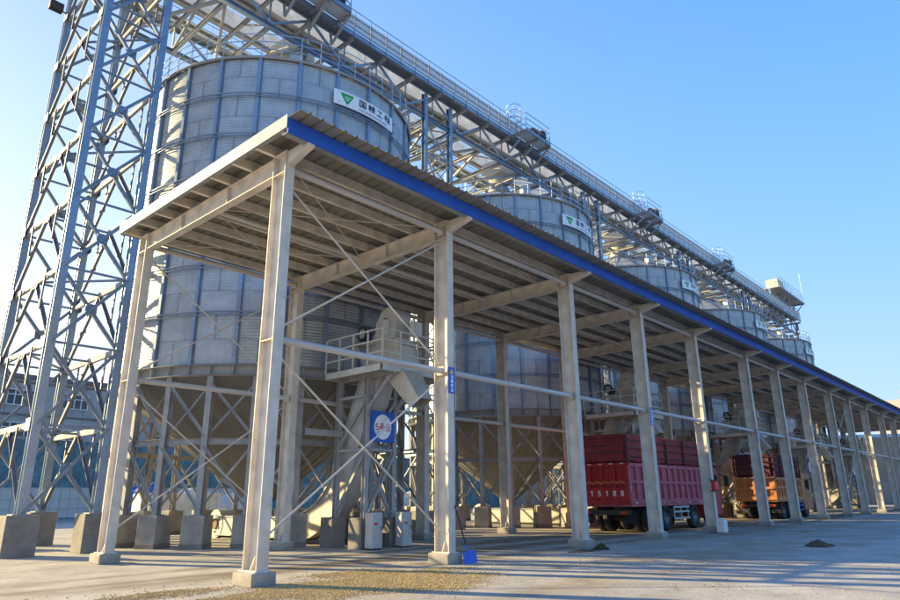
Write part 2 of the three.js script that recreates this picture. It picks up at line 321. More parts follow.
function makeSilo(cx, label, group) {
  const s = thing('grain_silo', label, 'silo', [cx, 0, SILO_Z], group), L = (x, y, z) => [x + cx, y, z + SILO_Z];
  for (let r = 0; r < ROWS; r++) for (let k = 0; k < 12; k++) {
    const c = STIFF0 + 7.5 + 30 * k + (r % 2 ? 15 : 0);      // seams fall half way between stiffeners
    const p = new THREE.Mesh(panG, M['panel' + Math.floor(rnd() * 3)]); p.position.y = WALL0 + r * RH; p.rotation.y = -c * D2R - Math.PI / 12 * 0; finish(p, 'wall_panel', s);
  }
  for (let k = 0; k < 24; k++) {
    const a = STIFF0 + 15 * k, [x, z] = ca(a, SILO_R + 0.018), out = V(...[Math.cos(a * D2R), 0, Math.sin(a * D2R)]);
    mem(s, 'stiffener', L(x, WALL0, z), L(x, EAVE - 0.02, z), PR.stiff, M.zinc, out);
    const roof = new THREE.Mesh(roofG, M.siloRoof); roof.rotation.y = -a * D2R; finish(roof, 'roof_panel', s);
    const hop = new THREE.Mesh(hopG, M.hopper); hop.rotation.y = -a * D2R; finish(hop, 'hopper_panel', s);
    // legs, pedestals, girts and braces
    const b = LEG0 + 15 * k, [lx, lz] = ca(b, SILO_R - 0.1), [mx, mz] = ca(b + 15, SILO_R - 0.1), o2 = V(Math.cos(b * D2R), 0, Math.sin(b * D2R));
    mem(s, 'leg', L(lx, 1.0, lz), L(lx, WALL0 - 0.38, lz), PR.siloLeg, M.zincDull, o2);
    const ped = new THREE.Mesh(boxGeo(0.72, 1.0, 0.72, 0.02), M.concrete); ped.position.set(lx, 0.5, lz); ped.rotation.y = -b * D2R; finish(ped, 'pedestal', s);
    const sk = new THREE.Mesh(boxGeo(0.745, 0.16, 0.745, 0.015), M.concreteDark); sk.position.set(lx, 0.08, lz); sk.rotation.y = -b * D2R; finish(sk, 'pedestal_skirt', s);
    const ft = new THREE.Mesh(boxGeo(0.36, 0.03, 0.36), M.zincDull); ft.position.set(lx, 1.013, lz); ft.rotation.y = -b * D2R; finish(ft, 'base_plate', s);
    mem(s, 'girt', L(lx, 3.3, lz), L(mx, 3.3, mz), PR.girt, M.zincDull);
    const [ax, az] = ca(b, SILO_R + 0.02), [bx, bz] = ca(b + 15, SILO_R + 0.02), [cx2, cz2] = ca(b, SILO_R - 0.16), [dx, dz] = ca(b + 15, SILO_R - 0.16);
    for (const [y0, y1] of [[1.2, 3.15], [3.48, 5.25]]) {
      mem(s, 'brace', L(ax, y0, az), L(bx, y1, bz), PR.brace, M.zincDull); mem(s, 'brace', L(cx2, y1, cz2), L(dx, y0, dz), PR.brace, M.zincDull);
    }
    // ring girder stiffener plates
    for (const q of [0, 7.5]) { const [px, pz] = ca(b + q, SILO_R + 0.03); const pl = new THREE.Mesh(boxGeo(0.17, 0.36, 0.02), M.zincDull); pl.position.set(px, WALL0 - 0.19, pz); pl.rotation.y = -(b + q) * D2R; finish(pl, 'girder_plate', s); }
    // eave handrail
    for (const h of [0, 7.5]) { const [ex, ez] = ca(a + h, SILO_R + 0.05); mem(s, 'rail_post', L(ex, EAVE, ez), L(ex, EAVE + 1.12, ez), T(0.02, 6), M.zincPipe); }
  }
  const lathe = (name, pts, m, seg = 96) => finish(new THREE.Mesh(new THREE.LatheGeometry(pts.map(([x, y]) => new THREE.Vector2(x, y)), seg), m), name, s);
  const r = SILO_R, w = WALL0;
  lathe('ring_girder', [[r - 0.1, w - 0.38], [r + 0.14, w - 0.38], [r + 0.14, w - 0.355], [r - 0.06, w - 0.355], [r - 0.06, w - 0.03], [r + 0.14, w - 0.03], [r + 0.14, w - 0.003], [r - 0.1, w - 0.003], [r - 0.1, w - 0.38]], M.zincDull);
  const torus = (name, rad, t, y, m) => { const g = new THREE.TorusGeometry(rad, t, 6, 96); g.rotateX(Math.PI / 2); const o = finish(new THREE.Mesh(g, m), name, s); o.position.y = y; };
  for (let k = 0; k < 6; k++) { torus('wind_ring', r + 0.135, 0.028, WALL0 + RH * 2 * (k + 1) + 0.1, M.zinc); torus('wind_ring', r + 0.135, 0.02, WALL0 + RH * 2 * (k + 1) - 0.02, M.zinc); }
  torus('eave_ring', r + 0.09, 0.06, EAVE, M.zincDull);
  for (const y of [0.4, 0.75, 1.1]) torus('hand_rail', r + 0.05, 0.02, EAVE + y, M.zincPipe);
  lathe('inlet_collar', [[0.74, EAVE + 2.6], [0.74, EAVE + 3.1], [0.55, EAVE + 3.3], [0.01, EAVE + 3.3]], M.zincDull, 24);
  lathe('outlet', [[0.36, 1.32], [0.36, 1.05], [0.28, 0.95], [0.01, 0.95]], M.steelDark, 20);
  for (const [a, q] of [[60, 3.2], [120, 4.1], [200, 3.6], [300, 3.4]]) { // roof vents
    const [x, z] = ca(a, q), y = EAVE + 2.75 * (1 - (q - 0.7) / (r - 0.6)); const v = new THREE.Mesh(boxGeo(0.5, 0.55, 0.5, 0.03), M.siloRoof); v.position.set(x, y + 0.2, z); v.rotation.y = -a * D2R; finish(v, 'roof_vent', s);
  }
  return s;
}
const ordinal = ['nearest', 'second', 'third', 'fourth', 'farthest'];
const silo0 = makeSilo(SILO_X[0], 'nearest and largest looking corrugated steel grain silo beside the lattice tower', 'row of grain silos behind the canopy');
for (let i = 1; i < 5; i++) copyOf(silo0, [SILO_X[i], 0, SILO_Z], i === 4 ? 'farthest corrugated steel grain silo at the end of the row' : `${ordinal[i]} corrugated steel grain silo counted from the lattice tower`);

// company boards on the silos
{
  const t = canvasTex(1024, 224, (c, w, h) => {
    c.fillStyle = '#eef0f0'; c.fillRect(0, 0, w, h);
    c.fillStyle = '#25a04a'; c.strokeStyle = '#25a04a'; c.lineJoin = 'round'; c.lineWidth = 34;
    c.beginPath(); c.moveTo(112, 46); c.lineTo(268, 46); c.lineTo(190, 172); c.closePath(); c.stroke(); c.fill();
    c.strokeStyle = '#eef0f0'; c.lineWidth = 9; c.lineCap = 'butt'; c.beginPath(); c.moveTo(252, 80); c.lineTo(160, 80); c.lineTo(192, 132); c.lineTo(216, 102); c.lineTo(192, 102); c.stroke();
    ['guo', 'liang', 'gong', 'cheng'].forEach((g, i) => glyph(c, g, 370 + i * 156, 24, 128, 112, 17, '#2b3038'));
    c.fillStyle = '#3c434c'; c.font = 'bold 42px sans-serif'; c.textBaseline = 'middle'; c.fillText('GUOLIANG ENGINEERING', 370, 182, 610);
  });
  const m = new THREE.MeshStandardMaterial({ map: t, roughness: 0.45 });
  SILO_X.forEach((x, i) => {
    const b = thing('silo_sign', `white board with green emblem on the ${ordinal[i]} silo wall`, 'sign', [x, 16.46, SILO_Z], 'boards on the silo walls');
    const face = new THREE.Mesh(arcPanel(SILO_R + 0.2, SILO_R + 0.2, 0.66, 30, 16, 0.03), m); face.rotation.y = -90.5 * D2R; finish(face, 'board', b);
    for (const a of [STIFF0 + 60, STIFF0 + 75, STIFF0 + 90]) for (const y of [0.12, 0.54]) { const [px, pz] = ca(a, SILO_R + 0.14); const k = new THREE.Mesh(boxGeo(0.14, 0.04, 0.04), M.zincDull); k.position.set(px, y, pz); k.rotation.y = -a * D2R; finish(k, 'bracket', b); }
  });
}

// ---------------------------------------------------------------- elevator tower
prof('towerLeg', iProf(0.25, 0.25, 0.02, 0.018)); prof('towerBrace', lProf(0.1, 0.012)); prof('towerThin', lProf(0.065, 0.01)); prof('towerBeam', cProf(0.1, 0.18, 0.014));
const TX0 = 6.1, TX1 = 8.1, TZ0 = -21.8, TZ1 = -26.7, LEV = [1.12, 3.62, 6.1, 8.5, 10.92, 13.35, 15.75, 18.1, 20.5, 22.9, 25.4, 27.9, 30.4];
{
  const t = thing('lattice_tower', 'tall galvanised lattice tower of braced legs left of the nearest silo', 'tower', [7.1, 0, -24.2]);
  for (const x of [TX0, TX1]) for (const z of [TZ0, TZ1]) {
    box(t, 'pedestal', [x, 0.55, z], [0.84, 1.1, 0.84], M.concreteDark, 0.025);
    box(t, 'base_plate', [x, 1.115, z], [0.5, 0.03, 0.5], M.zincDull);
    mem(t, 'leg', [x, 1.13, z], [x, 30.6, z], PR.towerLeg, M.zinc, V(0, 0, 1));
  }
  for (let i = 0; i < LEV.length; i++) {
    const y = LEV[i], y0 = LEV[i - 1];
    if (!i) continue;
    for (const z of [TZ0, TZ1]) {
      const s = z === TZ0 ? 1 : -1;
      mem(t, 'strut', [TX0, y, z + 0.02 * s], [TX1, y, z + 0.02 * s], PR.towerThin, M.zincBrace);
      mem(t, 'brace', [TX0, y0, z + 0.08 * s], [TX1, y, z + 0.08 * s], PR.towerBrace, M.zincBrace);
      mem(t, 'brace', [TX0, y, z - 0.08 * s], [TX1, y0, z - 0.08 * s], PR.towerBrace, M.zincBrace);
      box(t, 'gusset_plate', [(TX0 + TX1) / 2, (y + y0) / 2, z], [0.34, 0.34, 0.03], M.zincBrace, 0, 0);
    }
    const zm = (TZ0 + TZ1) / 2;
    for (const x of [TX0, TX1]) {
      const s = x === TX0 ? -1 : 1;
      mem(t, 'beam', [x, y, TZ1], [x, y, TZ0], PR.towerBeam, M.zincDull);
      mem(t, 'brace', [x + 0.02 * s, y0, TZ0], [x + 0.02 * s, y - 0.06, zm + 0.1], PR.towerBrace, M.zincOld);
      mem(t, 'brace', [x + 0.02 * s, y0, TZ1], [x + 0.02 * s, y - 0.06, zm - 0.1], PR.towerBrace, M.zincOld);
      const q = 0.52;
      mem(t, 'strut', [x + 0.1 * s, y0 + (y - y0) * q, TZ0 + (zm - TZ0) * q], [x + 0.1 * s, y, TZ0 + (zm - TZ0) * 0.5], PR.towerThin, M.zincOld);
      mem(t, 'strut', [x + 0.1 * s, y0 + (y - y0) * q, TZ1 + (zm - TZ1) * q], [x + 0.1 * s, y, TZ1 + (zm - TZ1) * 0.5], PR.towerThin, M.zincOld);
      box(t, 'gusset_plate', [x + 0.04 * s, y - 0.06, zm], [0.02, 0.3, 0.5], M.zincOld);
      for (const z of [TZ0, TZ1]) box(t, 'gusset_plate', [x + 0.14 * s, y, z + (z === TZ0 ? -0.2 : 0.2)], [0.02, 0.36, 0.4], M.zincBrace);
    }
    mem(t, 'strut', [TX0, y, zm], [TX1, y, zm], PR.towerThin, M.zincBrace);
    mem(t, 'strut', [TX0, y + 0.02, zm], [TX1, y + 0.02, i % 2 ? TZ0 : TZ1], PR.towerThin, M.zincBrace);
  }
  const fl = thing('flood_light', 'small dark floodlight on the rear leg of the lattice tower', 'floodlight', [TX0 - 0.35, 20.9, TZ1]);
  box(fl, 'housing', [TX0 - 0.5, 20.9, TZ1], [0.5, 0.36, 0.3], M.steelDark, 0.03); mem(fl, 'arm', [TX0 - 0.25, 20.8, TZ1], [TX0 - 0.1, 20.8, TZ1], T(0.03), M.steelDark);
}

// ---------------------------------------------------------------- conveyor gallery over the silos
const GZ0 = -21.8, GZ1 = -26.6, GB = 21.35, GD = 23.02, GX0 = 8.3, GX1 = 91.5;
prof('chord', iProf(0.2, 0.22, 0.016, 0.014)); prof('deckChord', cProf(0.08, 0.2, 0.014)); prof('web', lProf(0.1, 0.012)); prof('lateral', box2(0.13, 0.13)); prof('cross', iProf(0.14, 0.2, 0.014, 0.012)); prof('railBar', box2(0.03, 0.03)); prof('toe', box2(0.012, 0.1));
{
  const g = thing('conveyor_gallery', 'long galvanised truss gallery with handrails running above all the silos', 'gallery', [GX0, GB, GZ0]);
  const n = 40, dx = (GX1 - GX0) / n, X = (i) => GX0 + dx * i;
  for (let s = 0; s < 8; s++) { const a = X(s * 5), b = X(s * 5 + 5);
    for (const z of [GZ0, GZ1]) { mem(g, 'bottom_chord', [a, GB, z], [b, GB, z], PR.chord, M.zinc); mem(g, 'deck_beam', [a, GD, z], [b, GD, z], PR.deckChord, M.zinc);
      const zo = z === GZ0 ? z + 0.62 : z - 0.62; mem(g, 'deck_beam', [a, GD + 0.02, zo], [b, GD + 0.02, zo], PR.deckChord, M.zinc); }
    for (const z of [GZ0 - 1.4, GZ1 + 1.4]) mem(g, 'deck_beam', [a, GD - 0.04, z], [b, GD - 0.04, z], PR.cross, M.zincDull);
    for (const z of [GZ0 + 0.22, GZ1 - 0.22]) box(g, 'walkway', [(a + b) / 2, GD + 0.18, z], [b - a - 0.02, 0.04, 0.85], M.grate);
    for (const [z, h, w] of [[GZ0 - 1.25, 0.9, 0.5], [GZ1 + 1.25, 0.9, 0.5]]) box(g, 'conveyor_casing', [(a + b) / 2, GD + 0.1 + h / 2, z], [b - a - 0.03, h, w], M.gallerySheet, 0.02);
  }
  for (let i = 0; i <= n; i++) {
    const x = X(i);
    for (const z of [GZ0, GZ1]) mem(g, 'vertical', [x, GB + 0.11, z], [x, GD - 0.15, z], PR.web, M.zinc);
    mem(g, 'cross_beam', [x, GB - 0.02, GZ0 - 0.1], [x, GB - 0.02, GZ1 + 0.1], PR.cross, M.zincDull);
    mem(g, 'floor_beam', [x, GD - 0.2, GZ0 + 0.6], [x, GD - 0.2, GZ1 - 0.6], PR.cross, M.zincDull);
    if (i < n) {
      const y = X(i + 1), up = i % 2;
      for (const z of [GZ0, GZ1]) mem(g, 'diagonal', [x, up ? GD - 0.15 : GB + 0.1, z + 0.04], [y, up ? GB + 0.1 : GD - 0.15, z + 0.04], PR.web, M.zinc);
      mem(g, 'lateral_brace', [x, GB + 0.12, up ? GZ0 : GZ1], [y, GB + 0.12, up ? GZ1 : GZ0], PR.lateral, M.zincDull);
      if (i % 2 === 0) mem(g, 'sway_brace', [x, GB + 0.15, GZ0 - 0.1], [x, GD - 0.3, GZ0 - 2.3], PR.web, M.zincDull);
      if (i % 2 === 1) mem(g, 'sway_brace', [x, GB + 0.15, GZ1 + 0.1], [x, GD - 0.3, GZ1 + 2.3], PR.web, M.zincDull);
    }
  }
  const RZ = [GZ0 + 0.68, GZ1 - 0.68], np = 80, pdx = (GX1 - GX0) / np;
  for (const z of RZ) {
    for (let i = 0; i <= np; i++) mem(g, 'rail_post', [GX0 + pdx * i, GD - 0.1, z], [GX0 + pdx * i, GD + 1.38, z], PR.railBar, M.zinc);
    for (let s = 0; s < 8; s++) for (const [y, pf, nm] of [[GD + 1.38, PR.railBar, 'hand_rail'], [GD + 0.98, PR.railBar, 'hand_rail'], [GD + 0.6, PR.railBar, 'hand_rail'], [GD + 0.27, PR.toe, 'toe_board']]) mem(g, nm, [X(s * 5), y, z], [X(s * 5 + 5), y, z], pf, M.zinc);
  }
  for (let i = 0; i < np; i++) box(g, 'side_sheet', [GX0 + pdx * (i + 0.5), GD + 0.72, GZ0 + 0.63], [pdx - 0.02, 0.86, 0.012], M.gallerySheet);
  // spouts down to the silo inlets
  for (const sx of SILO_X) {
    const sp = sub(g, 'inlet_spout', [sx, 21.2, SILO_Z]);
    box(sp, 'gate_box', [sx, 22.5, SILO_Z], [1.5, 1.0, 1.7], M.machine, 0.03); const fu = new THREE.CylinderGeometry(0.75, 0.3, 0.75, 4, 1); fu.rotateY(Math.PI / 4); geoMesh(sp, 'funnel', fu, M.machine, [sx, 21.6, SILO_Z]);
  }
}
// drive platforms that stand out from the gallery at each silo
function drivePlatform(cx, label) {
  const p = thing('drive_platform', label, 'platform', [cx, GD, GZ0], 'drive platforms along the gallery');
  const x0 = cx - 2.1, x1 = cx + 0.5, z0 = GZ0 + 0.72, z1 = GZ0 + 1.6, y = GD + 0.2;
  box(p, 'floor', [(x0 + x1) / 2, y, (z0 + z1) / 2], [x1 - x0, 0.05, z1 - z0], M.gallerySheet);
  for (const x of [x0, (x0 + x1) / 2, x1]) { mem(p, 'bracket', [x, y - 0.1, z0 - 0.4], [x, y - 0.1, z1], PR.cross, M.zincDull); mem(p, 'knee_brace', [x, GD - 0.9, z0 - 0.5], [x, y - 0.2, z1 - 0.1], PR.web, M.zincDull); mem(p, 'rail_post', [x, y, z1], [x, y + 1.2, z1], PR.railBar, M.zinc); mem(p, 'knee_brace', [x, GD - 0.9, z0 - 0.5], [x, GD - 0.1, z0 - 0.62], PR.web, M.zincDull); }
  for (const x of [x0, x1]) mem(p, 'rail_post', [x, y, z0 + 0.1], [x, y + 1.2, z0 + 0.1], PR.railBar, M.zinc);
  for (const h of [0.4, 0.8, 1.2]) { mem(p, 'hand_rail', [x0, y + h, z1], [x1, y + h, z1], PR.railBar, M.zinc); for (const x of [x0, x1]) mem(p, 'hand_rail', [x, y + h, z0 + 0.1], [x, y + h, z1], PR.railBar, M.zinc); }
  mem(p, 'edge_channel', [x0, y - 0.02, z1 + 0.02], [x1, y - 0.02, z1 + 0.02], PR.deckChord, M.zinc);
  // ladder cage hoop
  const hoop = new THREE.TorusGeometry(0.45, 0.02, 6, 20); hoop.rotateX(Math.PI / 2);
  for (const h of [0.5, 0.95, 1.35]) geoMesh(p, 'cage_hoop', hoop, M.zincPipe, [x0 - 0.7, y + h, z1 - 0.4]);
  for (let k = 0; k < 5; k++) { const a = k * 72 * D2R, hx = x0 - 0.7 + 0.45 * Math.cos(a), hz = z1 - 0.4 + 0.45 * Math.sin(a); mem(p, 'cage_bar', [hx, y - 0.1, hz], [hx, y + 1.35, hz], T(0.018, 6), M.zincPipe); }
  const mo = sub(p, 'drive_motor', [cx, y, z0 + 0.5]);
  mem(mo, 'motor_body', [cx - 1.0, y + 0.5, z0 + 0.55], [cx - 0.2, y + 0.5, z0 + 0.55], T(0.24, 16), M.brown); box(mo, 'gearbox', [cx - 0.0, y + 0.45, z0 + 0.5], [0.5, 0.75, 0.6], M.steelDark, 0.04); box(mo, 'bed', [cx - 0.5, y + 0.12, z0 + 0.52], [1.3, 0.16, 0.6], M.steelDark);
  return p;
}
const dp0 = drivePlatform(SILO_X[0], 'railed drive platform on the gallery above the nearest silo');
for (let i = 1; i < 4; i++) copyOf(dp0, [SILO_X[i], GD, GZ0], `railed drive platform on the gallery above the ${ordinal[i]} silo`);
prof('supLegEnd', iProf(0.28, 0.3, 0.02, 0.016));
{ // end house of the gallery
  const e = thing('end_platform', 'large two level railed platform at the far end of the gallery', 'platform', [86, GD, GZ0]);
  const x0 = 81.5, x1 = 91.5, z0 = GZ1 - 0.4, z1 = GZ0 + 1.4, y = GD + 2.3;
  box(e, 'floor', [(x0 + x1) / 2, y, (z0 + z1) / 2], [x1 - x0, 0.12, z1 - z0], M.grate);
  for (const x of [x0, 84.8, 88.2, x1]) { for (const z of [z0, z1]) { mem(e, 'rail_post', [x, y, z], [x, y + 1.2, z], PR.railBar, M.zinc); } mem(e, 'post', [Math.min(x, 91.2), GD + 0.2, GZ0 + 0.2], [Math.min(x, 91.2), y - 0.1, GZ0 + 0.2], PR.chord, M.zinc); mem(e, 'post', [Math.min(x, 91.2), GD + 0.2, GZ1], [Math.min(x, 91.2), y - 0.1, GZ1], PR.chord, M.zinc); }
  for (const x of [82.5, 83.6, 86, 87.1, 89.3, 90.4]) mem(e, 'rail_post', [x, y, z1], [x, y + 1.2, z1], PR.railBar, M.zinc);
  for (const h of [0.4, 0.8, 1.2]) { for (const z of [z0, z1]) mem(e, 'hand_rail', [x0, y + h, z], [x1, y + h, z], PR.railBar, M.zinc); mem(e, 'hand_rail', [x1, y + h, z0], [x1, y + h, z1], PR.railBar, M.zinc); }
  mem(e, 'edge_channel', [x0, y - 0.1, z1 + 0.05], [x1, y - 0.1, z1 + 0.05], PR.deckChord, M.zinc);
  mem(e, 'edge_channel', [x1, y - 0.1, z0], [x1, y - 0.1, z1], PR.deckChord, M.zinc);
  for (const x of [84.8, 88.2, 91.2]) mem(e, 'knee_brace', [x, GD + 0.9, GZ0 + 0.2], [x, y - 0.2, z1 - 0.05], PR.web, M.zinc); mem(e, 'knee_brace', [88.2, GD + 0.3, GZ0 + 0.25], [91.2, y - 0.2, GZ0 + 0.25], PR.web, M.zinc);
  for (const z of [GZ0 + 0.2, GZ1]) mem(e, 'support_leg', [91.2, 0, z], [91.2, GD - 0.2, z], PR.supLegEnd, M.zinc);
  for (let k = 0; k < 7; k++) mem(e, 'leg_brace', [91.2, 2 + k * 2.8, k % 2 ? GZ0 + 0.2 : GZ1], [91.2, 4.8 + k * 2.8, k % 2 ? GZ1 : GZ0 + 0.2], PR.web, M.zincDull);
  const h = sub(e, 'conveyor_head', [83, y, GZ0]); box(h, 'head_box', [83.6, y + 0.75, GZ0 + 0.3], [2.2, 1.2, 1.4], M.machine, 0.05); box(h, 'gear_motor', [85.4, y + 0.55, GZ0 + 0.4], [1.0, 0.8, 0.8], mat('yellow', [0.62, 0.34, 0.05], 0.5), 0.06);
  mem(e, 'lightning_rod', [91.4, y + 1.2, z1], [91.4, y + 4.0, z1], T(0.02, 6), M.zincPipe);
}
// braced support towers between the silos
prof('supLeg', iProf(0.24, 0.26, 0.018, 0.014));
function supportTower(cx, label) {
  const t = thing('support_tower', label, 'tower', [cx, 0, -24.2], 'gallery support towers');
  const xs = [cx - 1.0, cx + 1.0], zs = [GZ0, GZ1], lv = [0.95, 3.6, 6.2, 8.8, 11.4, 14.0, 16.6, 19.2, GB - 0.15];
  for (const x of xs) for (const z of zs) { box(t, 'pedestal', [x, 0.45, z], [0.85, 0.9, 0.85], M.concrete, 0.02); mem(t, 'leg', [x, 0.9, z], [x, z === GZ0 ? GD - 0.2 : GB - 0.12, z], PR.supLeg, M.zinc, V(0, 0, 1)); }
  for (let i = 1; i < lv.length; i++) {
    for (const z of zs) { const s = z === GZ0 ? 1 : -1; mem(t, 'strut', [xs[0], lv[i], z], [xs[1], lv[i], z], PR.towerThin, M.zinc); mem(t, 'brace', [xs[0], lv[i - 1], z + 0.06 * s], [xs[1], lv[i], z + 0.06 * s], PR.towerThin, M.zinc); mem(t, 'brace', [xs[0], lv[i], z - 0.06 * s], [xs[1], lv[i - 1], z - 0.06 * s], PR.towerThin, M.zinc); }
    for (const x of xs) { const s = x === xs[0] ? -1 : 1; mem(t, 'strut', [x, lv[i], zs[0]], [x, lv[i], zs[1]], PR.towerBeam, M.zinc); mem(t, 'brace', [x + 0.05 * s, lv[i - 1], zs[0]], [x + 0.05 * s, lv[i], -24.2], PR.towerThin, M.zinc); mem(t, 'brace', [x + 0.05 * s, lv[i - 1], zs[1]], [x + 0.05 * s, lv[i], -24.2], PR.towerThin, M.zinc); }
  }
  const lad = sub(t, 'ladder', [cx - 1.6, 0.9, GZ0 + 0.35]);
  for (const q of [-0.22, 0.22]) mem(lad, 'stile', [cx - 0.5 + q, 0.3, GZ0 + 0.4], [cx - 0.5 + q, 20, GZ0 + 0.4], PR.railBar, M.zincDull);
  for (let k = 0; k < 48; k++) mem(lad, 'rung', [cx - 0.72, 0.6 + k * 0.4, GZ0 + 0.4], [cx - 0.28, 0.6 + k * 0.4, GZ0 + 0.4], T(0.016, 6), M.zincDull);
  return t;
}
const st0 = supportTower(23.2, 'braced gallery support tower between the nearest and second silo');
[1, 2, 3].forEach((i) => copyOf(st0, [23.2 + 16.5 * i, 0, -24.2], `braced gallery support tower between the ${ordinal[i]} and ${ordinal[i + 1]} silo`));

// ---------------------------------------------------------------- loading canopy
prof('col', iProf(0.24, 0.46, 0.018, 0.014)); prof('rafter', iProf(0.2, 0.44, 0.016, 0.012)); prof('purlin', cProf(0.09, 0.23, 0.012)); prof('stiffPlate', box2(0.2, 0.012)); prof('flyBrace', lProf(0.05, 0.006));
const RT = 8.6, PZ = [], PN = 9;                       // rafter top, purlin lines
for (let i = 0; i < PN; i++) PZ.push(-10.35 - 0.96 * i);
const RFZ0 = -10.12, RFZ1 = -18.28, RX0 = 6.38, RX1 = 90.2;
{
  const c = thing('loading_canopy', 'long open steel loading canopy with blue front trim over the truck lane', 'canopy', [COLX[0], 0, ZF]);
  const plinG = [0.5, 0.24, 0.66];
  COLX.forEach((x, i) => {
    for (const z of [ZF, ZR]) {
      const k = sub(c, 'column', [x, 0, z]), front = z === ZF;
      box(k, 'plinth', [x, 0.12, z], plinG, M.concrete, 0.03);
      box(k, 'base_plate', [x, 0.252, z], [0.34, 0.024, 0.56], M.cream);
      mem(k, 'shaft', [x, 0.264, z], [x, RT, z], PR.col, M.cream, V(0, 0, 1));
      box(k, 'cap_plate', [x, RT + 0.012, z], [0.26, 0.024, 0.5], M.cream);
      for (const y of [4.5, 8.14]) for (const s of [-1, 1]) box(k, 'web_stiffener', [x + s * 0.062, y, z], [0.105, 0.014, 0.42], M.cream);
      for (const s of [-1, 1]) { // foot gussets between the flanges
        const sh = new THREE.Shape([[0, 0], [0.1, 0], [0, 0.26]].map(([u, v]) => new THREE.Vector2(u * s, v))); const g = new THREE.ExtrudeGeometry(sh, { depth: 0.014, bevelEnabled: false });
        geoMesh(k, 'foot_gusset', g, M.cream, [x + s * 0.008, 0.266, z]);
      }
      if (front) { // tapered bracket that carries the eave
        const sh = new THREE.Shape([[0, 0], [0.74, 0.18], [0.74, 0.3], [0, 0.3]].map(([u, v]) => new THREE.Vector2(u, v))); const g = new THREE.ExtrudeGeometry(sh, { depth: 0.16, bevelEnabled: true, bevelSize: 0.006, bevelThickness: 0.006, bevelSegments: 1 }); g.rotateY(-Math.PI / 2); g.translate(0.08, 0, 0);
        geoMesh(k, 'eave_bracket', g, M.cream, [x, RT - 0.3, z + 0.232]);
      }
    }
    mem(c, 'rafter', [x, RT - 0.22, ZR + 0.24], [x, RT - 0.22, ZF - 0.24], PR.rafter, M.cream);
    box(c, 'end_plate', [x, RT - 0.24, ZF - 0.242], [0.22, 0.5, 0.018], M.cream); box(c, 'end_plate', [x, RT - 0.24, ZR + 0.242], [0.22, 0.5, 0.018], M.cream);
    for (const q of [-13.3, -15.6]) for (const s of [-1, 1]) box(c, 'web_stiffener', [x + s * 0.052, RT - 0.22, q], [0.09, 0.4, 0.012], M.cream);
    // fly braces from purlin to the rafter's lower flange
    for (const j of [1, 3, 5, 7]) if (i < COLX.length - 1) mem(c, 'fly_brace', [x + 0.06, RT - 0.42, PZ[j] + 0.03], [x + 0.62, RT + 0.06, PZ[j] + 0.03], PR.flyBrace, M.cream);
  });
  for (let i = 0; i < COLX.length; i++) {
    const a = i ? COLX[i] : RX0 + 0.02, b = i + 1 < COLX.length ? COLX[i + 1] : RX1 - 0.02, a1 = i ? a : COLX[0];
    const s0 = i ? a + 0.004 : a, e0 = b - 0.004;
    for (let j = 0; j < PN; j++) mem(c, 'purlin', [s0, RT + 0.14, PZ[j]], [i + 1 < COLX.length ? e0 : b, RT + 0.14, PZ[j]], PR.purlin, M.cream);
    if (i + 1 < COLX.length) {
      for (const z of [ZF, ZR]) {
        mem(c, 'tie_pipe', [a1 + 0.13, 4.55, z], [b - 0.13, 4.55, z], T(0.075, 14), M.creamPipe);
        mem(c, 'tie_pipe', [a1 + 0.13, RT - 0.25, z], [b - 0.13, RT - 0.25, z], T(0.075, 14), M.creamPipe);
        for (const y of [4.55, RT - 0.25]) for (const q of [a1 + 0.13, b - 0.13]) box(c, 'pipe_plate', [q, y, z], [0.016, 0.22, 0.22], M.cream);
      }
      mem(c, 'tie_pipe', [a1 + 0.1, RT - 0.16, -14.45], [b - 0.1, RT - 0.16, -14.45], T(0.06, 12), M.creamPipe);
      // roof bracing rods
      if (i % 3 === 0) for (const [za, zb] of [[ZF, -14.45], [-14.45, ZR]]) { mem(c, 'roof_rod', [a1 + 0.1, RT - 0.1, za], [b - 0.1, RT - 0.1, zb], T(0.014, 6), M.rod); mem(c, 'roof_rod', [a1 + 0.1, RT - 0.14, zb], [b - 0.1, RT - 0.14, za], T(0.014, 6), M.rod); }
      // wall bracing rods in the end bay and one farther bay
      if (i === 0 || i === 8) for (const z of [ZF - 0.02, ZR - 0.02]) {
        for (const [y0, y1] of [[0.75, 4.35], [4.75, 8.05]]) { mem(c, 'brace_rod', [a1 + 0.1, y0, z], [b - 0.1, y1, z], T(0.022, 8), M.rod); mem(c, 'brace_rod', [a1 + 0.1, y1, z - 0.06], [b - 0.1, y0, z - 0.06], T(0.022, 8), M.rod); }
      }
    }
  }
  // ribbed roof sheets, each with its own ribs, running from front to back and past the blue trim
  const pitch = 0.3, y0 = RT + 0.275, per = 3, w = pitch * per; let k = 0;
  const sheetProf = []; // closed thin profile along x
  const topLine = []; for (let q = 0; q < per; q++) { const o = q * pitch; topLine.push([o, 0], [o + 0.2, 0], [o + 0.225, 0.045], [o + 0.275, 0.045]); } topLine.push([w, 0]);
  const closed = [...topLine.map(([x, y]) => [-x, y + 0.003]), ...topLine.slice().reverse().map(([x, y]) => [-x, y])];
  { const a = closed.reduce((s, [x, y], i, p) => { const [u, v] = p[(i + 1) % p.length]; return s + x * v - u * y; }, 0); if (a < 0) closed.reverse(); }
  prof('sheet', closed);
  for (let x = RX0; x < RX1 - 0.1; x += w) mem(c, 'roof_sheet', [x, y0 + (k++ % 2) * 0.002, RFZ1 - 0.05], [x, y0 + (k % 2) * 0.002, RFZ0 + 0.4], PR.sheet, M.roofUnder).scale.x = -1;
  // trim: white gable fascia with one joint, blue front gutter in lengths
  const zs = [RFZ1, -13.9, RFZ0];
